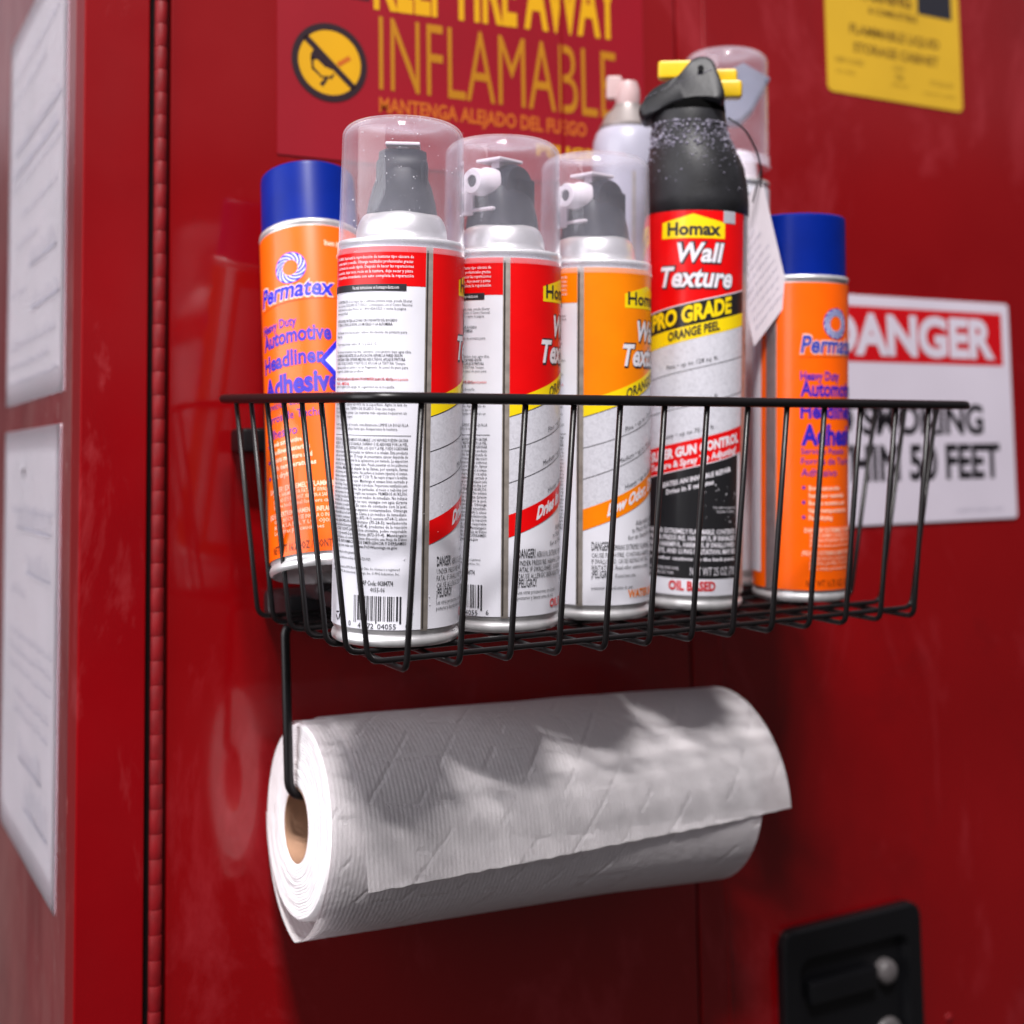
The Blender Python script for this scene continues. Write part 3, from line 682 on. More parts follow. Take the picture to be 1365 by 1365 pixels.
def homax_can(name, lab, grp, mtx, th0, accent, accent_name, kind, act_th, act_white, dphi=0):
    Rd = .036; o = empty(name, mtx=mtx); tag(o, lab, 'spray can', grp)
    def part(key, maker):
        if key in SHARE: c = [link(n_, me_, o) for n_, me_, k_ in SHARE[key]]
        else:
            c = maker(); c = c if isinstance(c, list) else [c]
            SHARE[key] = [(x.name.split('.')[0], x.data, x.get('kind')) for x in c]
        for x, q_ in zip(c, SHARE[key]):
            if q_[2]: x['kind'] = q_[2]
        return c
    def rot(c):
        for x in c: x.rotation_euler = (0, 0, R(th0))
    fn = cyl_map(Rd, 0)
    part('body', lambda: fin(body_mesh(Rd, .2185), 'can_body', M_ALU, o, smooth=True, angle=60))
    def mk_label():
        bm = bmesh.new(); lathe(bm, [(Rd, .0094), (Rd, .2208-.004)], 128, R(3.4), R(356.6)); return fin(bm, 'label', M_LBL, o, smooth=True)
    rot(part('label', mk_label))
    def mk_seam():
        bm = bmesh.new(); lathe(bm, [(Rd-.0003, .0085), (Rd+.0001, .0100), (Rd+.0001, .2150), (Rd-.0003, .2170)], 6, R(-3.4), R(3.4)); return fin(bm, 'seam', M_SEAM, o, smooth=True)
    rot(part('seam', mk_seam))
    def mk_ridge():
        P = Print().rect(DG(-2.6), .010, DG(-1.0), .215, 0); return P.build(cyl_map(Rd+.0003, 0), 'seam_ridge', M_SEAMD, o, step=.0006, smooth=True)
    rot(part('ridge', mk_ridge))
    # coloured print
    s = .235
    yb = lambda d: .1245+(DG(d)-DG(4.5))*.30+((DG(d)-DG(4.5))**2)*1.5
    def curve_band(P, f0, f1, d0, d1, w_, n=26):
        for i in range(n):
            a, b = d0+(d1-d0)*i/n, d0+(d1-d0)*(i+1)/n
            P.poly([(DG(a), f0(a)), (DG(b), f0(b)), (DG(b), f1(b)), (DG(a), f1(a))], w_, i == 0)
    l1 = lambda d: yb(d)-.0190-.00002*d; l2 = lambda d: yb(d)-.0382+.00001*d
    rt = lambda d: .0680+(DG(d)-DG(4.5))*.35+((DG(d)-DG(4.5))**2)*1.2; rb = lambda d: rt(d)-.0130
    def field():
        P = Print(); P.rect(DG(-190), .1950, DG(-3.4), .2168, .00012)
        curve_band(P, lambda d: yb(d)+.0085, lambda d: .2168, 3.4, 135, .00012); return P.build(fn, accent_name+'_panel', accent, o, step=.0025, smooth=True)
    rot(part('field'+kind, field))
    def bandm():
        P = Print(); curve_band(P, rb, rt, 3.4, 135, .00024); return P.build(fn, accent_name+'_band', accent, o, step=.0025, smooth=True)
    rot(part('band'+kind, bandm))
    def yell():
        P = Print(); curve_band(P, yb, lambda d: yb(d)+.0100, 3.4, 135, .00022)
        a, b = 38+dphi, 38+dphi+68; m_ = (a+b)/2
        P.poly([(DG(a), .1922), (DG(b), .1922), (DG(b), .2010), (DG(m_+16), .2042), (DG(m_), .2068), (DG(m_-16), .2042), (DG(a), .2010)], .00022)
        return P.build(fn, 'yellow_print', M_LYEL, o, step=.0025, smooth=True)
    rot(part('yell'+kind, yell))
    def swatch():
        P = Print(); curve_band(P, lambda d: rt(d), yb, 3.4, 135, .00016); return P.build(fn, 'texture_swatch', M_SWATCH, o, step=.0025, smooth=True)
    rot(part('swatch', swatch))
    def white():
        P = Print()
        P.text('Wall', DG(50+dphi), .1722, .0118, u1=DG(50+dphi)+.0265, bold=.030, shear=.2, w=.0004, res=3)
        P.text('Texture', DG(32.5+dphi), .1566, .0125, u1=DG(32.5+dphi)+.0465, bold=.030, shear=.2, w=.0004, res=3)
        t = 'Dries in Minutes' if kind == 'red' else 'Low Odor, Dries Fast'; d0 = 31 if kind == 'red' else 27
        P.text(t, DG(d0), rb(d0)+.0036, .0072, u1=DG(d0)+(.046 if kind == 'red' else .062), bold=.045, slope=.42, shear=.2, w=.0004)
        return P.build(fn, 'white_lettering', M_SPECK, o, step=.003)
    rot(part('white'+kind, white))
    def shadowl():
        P = Print()
        P.text('Wall', DG(50+dphi)+.0003, .1717, .0126, u1=DG(50+dphi)+.0272, bold=.062, shear=.2, w=.0003, res=2)
        P.text('Texture', DG(32.5+dphi)+.0002, .1561, .0133, u1=DG(32.5+dphi)+.0472, bold=.062, shear=.2, w=.0003, res=2)
        P.text('Homax', DG(41.5+dphi), .1945, .0076, u1=DG(41.5+dphi)+.036, bold=.02, w=.0004)
        P.text('ORANGE PEEL', DG(47), yb(47)+.0022, .0058, u1=DG(47)+.040, bold=.02, slope=.38, w=.0004)
        for t, d, f_ in (('Fine • up to 120 sq. ft.', 46, l1), ('Medium • up to 90 sq. ft.', 39, l2), ('Heavy • up to 60 sq. ft.', 46, rt)):
            P.text(t, DG(d), f_(d)+.0018, .0030, u1=DG(d)+.035, slope=.40, w=.0004, res=1)
        for f_ in (l1, l2, yb): curve_band(P, lambda d: f_(d)-.00022, lambda d: f_(d)+.00022, 3.4, 130, .0003)
        for i, t in enumerate(('Adjustable Spray', 'to Match Most Textures', 'for an Invisible Repair')):
            P.text(t, DG(68-[8, 13, 18][i]), .0560-i*.0045+.0015, .0030, u1=DG(68-[8, 13, 18][i])+[.024, .029, .033][i], slope=.12, w=.0003, res=1)
        dl = ('UNDER PRESSURE. HARMFUL IF INHALED.', 'FATAL IF SWALLOWED. CONTENTS MAY', 'CAUSE ALLERGIC SKIN REACTION. Read')
        if kind != 'red': dl = ('CAUSE FLASH FIRE. CONTAINS HARMFUL', 'IF SWALLOWED. CAUSES RESPIRATORY TRACT', 'IRRITATION. Read other cautions on back.')
        P.text('DANGER!', DG(12), .0430, .0050, u1=DG(12)+.0115, bold=.015, w=.0003)
        P.text('AEROSOL EXTREMELY FLAMMABLE.' if kind == 'red' else 'REMAINS EXTREMELY FLAMMABLE', DG(12)+.0125, .0430, .0032, u1=DG(12)+.047, w=.0003, res=1)
        for i, t in enumerate(dl): P.text(t, DG(12), .0386-i*.0038, .0028, u1=DG(12)+.047-i*.001, w=.0003, res=1)
        P.text('¡PELIGRO!', DG(12), .0262, .0044, u1=DG(12)+.0125, bold=.01, w=.0003)
        P.text('Lea otras precauciones en el panel' if kind == 'red' else 'El panel tiene otras', DG(12) if kind == 'red' else DG(12)+.015, .0222 if kind == 'red' else .0262, .0022, u1=DG(12)+.030, w=.0003, res=1)
        P.text('posterior y lateral antes de usar.', DG(12), .0190, .0022, u1=DG(12)+.028, w=.0003, res=1)
        return P.build(fn, 'black_lettering', M_INK, o, step=.004)
    rot(part('black'+kind, shadowl))
    def low():
        P = Print().text('OIL BASED' if kind == 'red' else 'WATER BASED', DG(50), .0130 if kind == 'red' else .0135, .0046, u1=DG(50)+(.030 if kind == 'red' else .038), bold=.03, w=.0003); return P.build(fn, 'base_lettering', accent, o, step=.004)
    rot(part('low'+kind, low))
    # back print
    def back_black():
        P = Print(); a, b = -96, -15
        W = DG(b)-DG(a)
        P.rect(DG(-130), .1924, DG(-20.5), .1962, .0003)
        for i, t in enumerate(SPB):
            if t: P.text(t, DG(-98), .1862-i*.00213+.0001, .00150, u1=DG(-98)+W*min(1.02, len(t)/66*1.0), w=.0003, res=1, bold=.012 if t.isupper() else 0)
        for i, t in enumerate(SPC):
            if t: P.text(t, DG(-98), .1342-i*.0022, .00150, u1=DG(-98)+W*min(1.0, len(t)/63*.98), w=.0003, res=1)
        P.rect(DG(-98), .1136, DG(-14.5), .1139, .0003)
        for i, t in enumerate(SPD): P.text(t, DG(-98), .1105-i*.00222, .00162, u1=DG(-98)+W*(1.0 if i < 26 else .9), w=.0003, res=1, bold=.006)
        for i, t in enumerate(('Para más información sobre garantía,', 'llame o escríbanos/visítenos en línea al 1-800-729-9029.')): P.text(t, DG(-98), .0492-i*.0030, .0016, u1=DG(-98)+W*(.42, .62)[i], w=.0003, res=1)
        for i, t in enumerate(('Homax is a trademark of PPG Architectural Ohio, Inc. Homax is a registered', 'trademark of PPG Architectural Coatings, Inc. © PPG Industries, Inc.')): P.text(t, DG(-98), .0412-i*.0024, .0014, u1=DG(-98)+W*.93, w=.0003, res=1)
        P.text('SAP Code: 00384774', DG(-57), .0330, .0026, u1=DG(-28), bold=.01, w=.0003, res=1); P.text('4055-06', DG(-48), .0296, .0024, u1=DG(-35), w=.0003, res=1)
        rs = random.Random(4); u = DG(-64); end = DG(-19)
        while u < end:
            wd = rs.choice((.00035, .00035, .0007, .00105)); lo = .0128 if (u < DG(-61) or u > DG(-22.5) or abs(u-DG(-42.5)) < .0008) else .0142
            P.rect(u, lo, u+wd, .0274, .0003); u += wd+rs.choice((.00035, .0005, .0007, .001))
        P.text('0', DG(-70), .0105, .0027, u1=DG(-67.5), w=.0003).text('41072', DG(-59.5), .0100, .0027, u1=DG(-44.5), w=.0003).text('04055', DG(-41), .0100, .0027, u1=DG(-25), w=.0003).text('6', DG(-17), .0105, .0027, u1=DG(-14.5), w=.0003)
        # three-arrow recycling mark
        for k in range(3):
            a_ = R(90+120*k); c_ = (DG(-86), .0148)
            p1 = (c_[0]+.0022*math.cos(a_-.6), c_[1]+.0026*math.sin(a_-.6)); p2 = (c_[0]+.0022*math.cos(a_+.9), c_[1]+.0026*math.sin(a_+.9))
            bar(P, *p1, *p2, .0006, .0003, .0010)
        return P.build(fn, 'back_small_print', M_INK, o, step=0)
    rot(part('backb', back_black))
    def back_white():
        P = Print()
        for i, t in enumerate(SPA): P.text(t, DG(-98), .2098-i*.00262+.0005, .0017, u1=DG(-14.5-(i % 2)*.5), w=.0003, res=1, bold=.008)
        P.text('Vea más instrucciones en homaxproducts.com', DG(-72), .1934, .0019, u1=DG(-27), w=.0005, res=1, bold=.01)
        return P.build(fn, 'back_white_print', M_SPECK, o, step=0)
    rot(part('backw', back_white))
    def back_red():
        P = Print()
        for i, t in enumerate(SPR): P.text(t, DG(-98), .1436-i*.0026, .0016, u1=DG(-98)+DG(80)*(1, .3)[i], w=.0003, res=1, bold=.006)
        return P.build(fn, 'back_red_print', M_REDINK, o, step=0)
    rot(part('backr', back_red))
    bm = bmesh.new(); dome(bm, Rd, .2185, .0198, .0168); fin(bm, 'dome', M_ALUD, o, smooth=True, angle=60)
    actuator(o, .2380, act_th, act_white)
    cap_clear(Rd, .2135, .2915, o)
    return o
canB = homax_can('spray_can', 'nearest spray can, clear cap, its white Spanish back label facing the camera', 'clear capped wall texture cans', can_matrix(.0256, -.182, .0040, .0035, -.0035), -90.4, M_LRED, 'red', 'red', 62, False)
canC = homax_can('spray_can', 'second clear-capped can, red label with Dries band, white nozzle turned left', 'clear capped wall texture cans', can_matrix(.1004, -.1702, .0040, -.003, -.003), -115.6, M_LRED, 'red', 'red', 198, True)
canD = homax_can('spray_can', 'clear-capped can with the orange label and Low Odor band', 'clear capped wall texture cans', can_matrix(.1755, -.1603, .0040, -.0035, -.0047), -138.2, M_LORG, 'orange', 'orange', 192, True, dphi=7)
rs = random.Random(11); pts = []
for i in range(80):
    a = R(rs.uniform(-165, -100) if rs.random() < .75 else rs.uniform(-100, -30)); z = rs.uniform(.225, .286); rr = .0367-.0012*(z-.22)/.07
    pts.append((Vector((rr*math.cos(a), rr*math.sin(a), z)), rs.choice((.00013, .00015, .0002, .0003, .0004))))
for i in range(40):
    a = R(rs.uniform(-150, -40)); rr = rs.uniform(.02, .030); pts.append((Vector((rr*math.cos(a), rr*math.sin(a), .2908-.003*max(0, rr-.024)/.006)), rs.choice((.00013, .0002, .0003))))
for i in range(26):
    a = R(rs.uniform(-120, -60)); pts.append((Vector((.0364*math.cos(a), .0364*math.sin(a), rs.uniform(.012, .09))), rs.choice((.00012, .0002, .0003))))
specks(canB, pts)

# ---- can with the black spray hood (front label faces the camera)
RE = .0345; thE = -129.3
canE = empty('spray_can', mtx=can_matrix(.2561, -.1579, .0040, .0085, -.012))
tag(canE, 'tall spray can with a black spray hood, yellow knob and PRO GRADE label', 'spray can')
fE = cyl_map(RE, thE)       # u = 0 on the middle of the front label
fin(body_mesh(RE, .2585), 'can_body', M_ALU, canE, smooth=True, angle=60)
bm = bmesh.new(); lathe(bm, [(RE, .0094), (RE, .2605)], 128, R(thE+80), R(thE+424)); fin(bm, 'label', M_LBL, canE, smooth=True)
bm = bmesh.new(); lathe(bm, [(RE+.0001, .0095), (RE+.0001, .2600)], 8, R(thE+66), R(thE+78)); fin(bm, 'seam', M_SEAM, canE, smooth=True)
D = lambda deg: R(deg)*RE
UR, UL = D(64), D(-150)
lE = lambda v, s=.25: (lambda u: v+s*u)       # slanted line through v at u = 0
def bandE(P, f0, f1, u0, u1, w_, n=20):
    for i in range(n):
        a, b = u0+(u1-u0)*i/n, u0+(u1-u0)*(i+1)/n
        P.poly([(a, f0(a)), (b, f0(b)), (b, f1(b)), (a, f1(a))], w_, i == 0)
kt, kb_, yb_ = lE(.1995, .24), lE(.1850, .24), lE(.1757, .26)
P = Print(); bandE(P, kt, lambda u: .2605, UL, UR, .0001); P.build(fE, 'red_panel', M_LRED, canE, .0025, True)
bandR = (lE(.1100, .25), lE(.0925, .26))
P = Print(); bandE(P, bandR[1], bandR[0], UL, UR, .0002); P.build(fE, 'red_band', M_LRED, canE, .0025, True)
P = Print(); bandE(P, kb_, kt, UL, UR, .0002); bandE(P, lambda u: .0202, bandR[1], UL, D(58), .00012); P.build(fE, 'black_panel', M_LBLK, canE, .0025, True)
P = Print(); bandE(P, yb_, kb_, UL, UR, .0002)
P.poly([(D(-39), .2415), (D(33), .2415), (D(33), .2520), (D(10), .2552), (D(-3), .2576), (D(-16), .2552), (D(-39), .2520)], .0002); P.build(fE, 'yellow_print', M_LYEL, canE, .0025, True)
P = Print(); bandE(P, lE(.1105, .25), lE(.1755, .26), UL, UR, .00013); P.build(fE, 'texture_swatch', M_SWATCH, canE, .0025, True)
P = Print(); bandE(P, lambda u: kt(u), lambda u: kt(u)+.0007, UL, UR, .0003); bandE(P, lambda u: bandR[1](u)-.0006, bandR[1], UL, UR, .0003)
P.text('Wall', D(-24), .2262, .0118, u1=D(28), bold=.030, shear=.2, w=.0005, res=3); P.text('Texture', D(-43), .2098, .0125, u1=D(42), bold=.030, shear=.2, w=.0005, res=3)
P.text('SUPER GUN CONTROL', D(-50), bandR[1](D(-50))+.0092, .0058, u1=D(58), bold=.045, slope=.235, w=.0004); P.text('Texture & Spray Tip Adjusting!', D(-50), bandR[1](D(-50))+.0028, .0042, u1=D(54), bold=.03, slope=.235, w=.0004, res=1)
P.text('CREATES AN INVISIBLE REPAIR', D(-40), .0770, .0030, u1=D(46), bold=.03, slope=.25, w=.0004, res=1); P.text('Dries in 5 minutes', D(-28), .0738, .0030, u1=D(24), bold=.03, slope=.25, w=.0004, res=1)
for i, t in enumerate(('EYE, SKIN AND RESPIRATORY TRACT', 'DANGER! EXTREMELY FLAMMABLE. CONTENTS', 'UNDER PRESSURE. HARMFUL IF INHALED', 'VAPOR HARMFUL. HARMFUL IF SWALLOWED', 'SKIN, EYE, AND LUNG IRRITATION. MAY BE', 'Read other cautions on the back panel.')):
    if i: P.text(t, D(-52), .0522-i*.0043+.0012, .0030 if i < 5 else .0022, u1=D(54), bold=.025, w=.0004, res=1)
P.text('PRECAUCIONES EN EL PANEL', D(-50), .0256, .0018, u1=D(-12), w=.0004, res=1); P.text('LEA ANTES DE USAR', D(-50), .0225, .0018, u1=D(-18), w=.0004, res=1)
P.text('NET WT 25 OZ (708 g)', D(0), .0225, .0052, u1=D(62), bold=-.005, w=.0004)
rs = random.Random(5)
for i in range(26): P.disc(D(rs.uniform(14, 56)), rs.uniform(.055, .082), rs.choice((.0002, .0003, .0005)), .0004, 6)
P.text('Use with an approved', D(24), .0655, .0016, u1=D(54), w=.0004, res=1); P.text('respirator in places', D(28), .0630, .0016, u1=D(52), w=.0004, res=1)
P.build(fE, 'white_lettering', M_SPECK, canE, .003)
P = Print().text('Wall', D(-24)+.0003, .2257, .0126, u1=D(29), bold=.062, shear=.2, w=.0004).text('Texture', D(-43)+.0002, .2093, .0133, u1=D(43), bold=.062, shear=.2, w=.0004)
P.text('Homax', D(-32), .2437, .0080, u1=D(28), bold=.035, w=.0004)
P.text('ORANGE PEEL', D(-29), yb_(D(-29))+.0026, .0055, u1=D(28), bold=.028, slope=.25, w=.0006)
P.text('Fine • up to 128 sq. ft.', D(-30), .1550, .0028, u1=D(27), slope=.22, w=.0004, res=1); P.text('Medium • up to 96 sq. ft.', D(-36), .1290, .0028, u1=D(28), slope=.23, w=.0004, res=1); P.text('Heavy • up to 75 sq. ft.', D(-36), .1088, .0028, u1=D(24), slope=.24, w=.0004, res=1)
for l_ in (lE(.1560, .25), lE(.1325, .25)): bandE(P, lambda u: l_(u)-.00018, lambda u: l_(u)+.00018, UL, UR, .0003)
P.text('TEXTURED', D(34), .1990, .0016, u1=D(50), w=.0006, res=1)
P.build(fE, 'black_lettering', M_INK, canE, .003)
P = Print().text('PRO GRADE', D(-52), kb_(D(-52))+.0030, .0098, u1=D(43), bold=.045, slope=.235, shear=.0, w=.0005, res=3); P.build(fE, 'yellow_lettering', M_LYEL, canE, .003)
P = Print().text('OIL BASED', D(-23.5), .0128, .0056, u1=D(28), bold=.04, w=.0003); P.build(fE, 'base_lettering', M_REDINK, canE, .003)
P = Print().rect(D(31), .2520, D(47), .2600, .0004); P.build(fE, 'code_patch', M_LGREY, canE, .003)
# hood: bulb, neck, slanted head
Z = R(thE)
mh = Matrix.Rotation(Z+PI/2, 4, 'Z')     # local x = picture right, local -y = toward the viewer
bm = bmesh.new()
HP = [(.0340, 0, 0), (.0351, .0015, 0), (.0351, .0105, 0), (.0347, .0135, 0), (.0344, .0200, -.0002), (.0336, .0270, -.0008), (.0328, .0340, -.0014), (.0308, .0410, -.0024), (.0282, .0480, -.0038), (.0262, .0550, -.0052), (.0252, .0640, -.0058), (.0242, .0740, -.0060), (.0215, .0800, -.0060)]
def hood_at(z_):
    for p, q in zip(HP, HP[1:]):
        if p[1] <= z_ <= q[1]:
            k = (z_-p[1])/(q[1]-p[1]); return p[0]+(q[0]-p[0])*k, p[2]+(q[2]-p[2])*k
    return HP[-1][0], HP[-1][2]
n = 72; rings = []
for r_, z_, ox in HP:
    rings.append([bm.verts.new((ox+r_*math.cos(2*PI*i/n), r_*math.sin(2*PI*i/n), z_)) for i in range(n)])
for a, b in zip(rings, rings[1:]):
    for i in range(n): bm.faces.new((a[i], a[(i+1) % n], b[(i+1) % n], b[i]))
bm.faces.new(rings[-1])
bm.transform(Matrix.Translation((0, 0, .2590)) @ mh); hood = fin(bm, 'spray_hood', M_HOOD, canE, smooth=True, angle=60)
def pxE(px, py): return ((px-929)*.000492, .2612+(279-py)*.000492*1.015)
head = [(847, 141), (850, 133), (862, 114), (880, 104), (899, 96), (908, 84), (919, 69), (928, 65), (940, 65), (949, 71), (955, 88), (961, 104), (966, 122), (962, 136), (948, 132), (925, 132), (895, 138), (870, 147), (853, 154)]
bm = bmesh.new()
ptsH = [pxE(*p) for p in head]
def smooth_loop(pts, it=2):
    for _ in range(it):
        q = []
        for i, p in enumerate(pts):
            n_ = pts[(i+1) % len(pts)]; q += [(p[0]*.8+n_[0]*.2, p[1]*.8+n_[1]*.2), (p[0]*.2+n_[0]*.8, p[1]*.2+n_[1]*.8)]
        pts = q
    return pts
ptsH = smooth_loop(ptsH); cxh, czh = -.006, .349
lay = [(-.0245, .80), (-.0235, .90), (-.0205, .97), (-.012, 1), (.012, 1), (.0205, .97), (.0235, .90), (.0245, .80)]
rg = []
for y_, k_ in lay:
    ring = []
    for x, z in ptsH:
        t = max(0, min(1, (z-.333)/.034)); yk = (1-.50*t)*(1-.35*max(0, min(1, (-x-.018)/.02)))
        ring.append(bm.verts.new((cxh+(x-cxh)*(k_*.5+.5), y_*yk, czh+(z-czh)*k_)))
    rg.append(ring)
bm.faces.new(rg[0]); bm.faces.new(rg[-1][::-1])
for a, b in zip(rg, rg[1:]):
    for i in range(len(a)): bm.faces.new((a[i], b[i], b[(i+1) % len(a)], a[(i+1) % len(a)]))
bmesh.ops.recalc_face_normals(bm, faces=bm.faces)
bm.transform(mh); fin(bm, 'hood_trigger', M_HOOD, hood, smooth=True, angle=55)
bm = bmesh.new(); lathe(bm, [(.0236, .3215), (.0244, .3260), (.0246, .3320), (.0236, .3380), (.0190, .3430), (0, .3430)], 56, cx=-.0060); bm.transform(mh); fin(bm, 'hood_throat_shade', M_MATTE, hood, smooth=True, angle=60)  # solid collar, its black painted in for the shade under the trigger
a = pxE(932, 86); bm = bmesh.new(); lathe(bm, [(.0021, 0), (.0021, .0012), (0, .0012)], 20); bm.transform(mh @ Matrix.Translation((a[0], -.0172, a[1])) @ Matrix.Rotation(R(90), 4, 'X')); fin(bm, 'pivot_pin', M_BLK2, hood)
bm = bmesh.new()
a, b = pxE(872, 97), pxE(916, 74); box(bm, a[0], b[0]+.004, .006, .017, a[1]+.0055, b[1]+.0065, .0022)
a, b = pxE(956, 104), pxE(982, 85); box(bm, a[0]-.006, b[0], .004, .015, a[1]+.005, b[1]+.005, .0022)
a, b = pxE(958, 125), pxE(989, 100); box(bm, a[0]-.002, b[0], .000, .012, a[1]+.004, b[1]+.004, .0028)
bm.transform(mh); fin(bm, 'yellow_knob', M_YPL, canE, smooth=True, angle=40)
rs = random.Random(21); pts = []
for i in range(620):
    a = rs.uniform(-PI*.97, -.03); z_ = rs.choice((rs.gauss(.057, .006), rs.gauss(.052, .006), rs.gauss(.042, .008), rs.uniform(.015, .07))); z_ = max(.004, min(.0625, z_))
    r_, ox = hood_at(z_)
    p = Vector((ox+(r_+.0001)*math.cos(a), (r_+.0001)*math.sin(a), z_+.259))
    pts.append(((mh @ p), rs.choice((.0004, .0006, .0008, .0010, .0012) if z_ > .045 else (.0002, .0003, .0004, .0007))))
ob = specks(canE, pts); ob.data.materials.clear()
M_SPK2 = mat('grey_overspray_speck', lin(54, 52, 60), .25, nz=(300, .1, 9)); ob.data.materials.append(M_SPK2)
pts = []
for i in range(60):
    x = rs.uniform(-.036, .016); zt = .3385+(x+.036)/.052*.022; pts.append((mh @ Vector((x, -.0245*(1-.35*max(0, min(1, (-x-.018)/.02)))*(1-.52*max(0, min(1, (zt-.333)/.034)))-.0002, zt)), rs.choice((.0002, .0003, .0004))))
ob = specks(canE, pts); ob.data.materials.clear(); ob.data.materials.append(M_SPK2)

# hang tag and its cord
tg = empty('hang_tag', (.307, -.1745, .147)); tag(tg, 'white card hang tag dangling from the black-hooded can', 'tag')
T1, T2, T3, T4 = Vector((.3070, -.1747, .1472)), Vector((.3263, -.1777, .0633)), Vector((.3054, -.1634, .0314)), Vector((.2912, -.1575, .1153))
tv = Vector(tg.location); nrm = ((T2-T1).cross(T3-T1)).normalized()
if nrm.dot(CAM-T1) < 0: nrm = -nrm
bm = bmesh.new(); q = [T1, T2, T3, T4]
fa = [bm.verts.new(p-tv+nrm*.0003) for p in q]; fb = [bm.verts.new(p-tv-nrm*.0003) for p in q]
bm.faces.new(fa); bm.faces.new(fb[::-1])
for i in range(4): bm.faces.new((fa[i], fb[i], fb[(i+1) % 4], fa[(i+1) % 4]))
bmesh.ops.recalc_face_normals(bm, faces=bm.faces); fin(bm, 'card', M_TAG, tg)
P = Print(); e1_ = (T2-T3); e2_ = (T1-T2)    # text runs along the short lower edge
LT = ('Questions? Call toll free', 'For best results see the', 'video on our web page and', 'read all directions first.', 'Adjust the knob until you', 'match the wall texture.', 'Clean the tip after use.', 'Store upside down.', 'Keep away from heat.', 'Do not puncture.', 'Made in USA')
for i, t in enumerate(LT):
    P.text(t, .12, .09+i*.070, .026, u1=.12+.78*len(t)/26, w=.0006, res=1)
P.build(lambda u, v, w_: T3-tv+e1_*u+e2_*v+nrm*(w_+.0001), 'lettering', M_FAINT, tg)
bm = bmesh.new()
cp = [Vector(p) for p in ((.2735, -.182, .1830), (.2835, -.1870, .1760), (.296, -.184, .1630), (.3045, -.1785, .1500), (.3065, -.1745, .1420), (.312, -.170, .128), (.320, -.165, .112), (.3215, -.160, .098))]
tube(bm, [p-tv for p in rnd_path(cp, .008, n=3)], .0007, 6); tube(bm, [p-tv for p in rnd_path([Vector((.3035, -.1785, .152)), Vector((.2985, -.181, .1420)), Vector((.2960, -.178, .128))], .006, n=3)], .0006, 6)
fin(bm, 'cord', M_INK, tg, smooth=True)

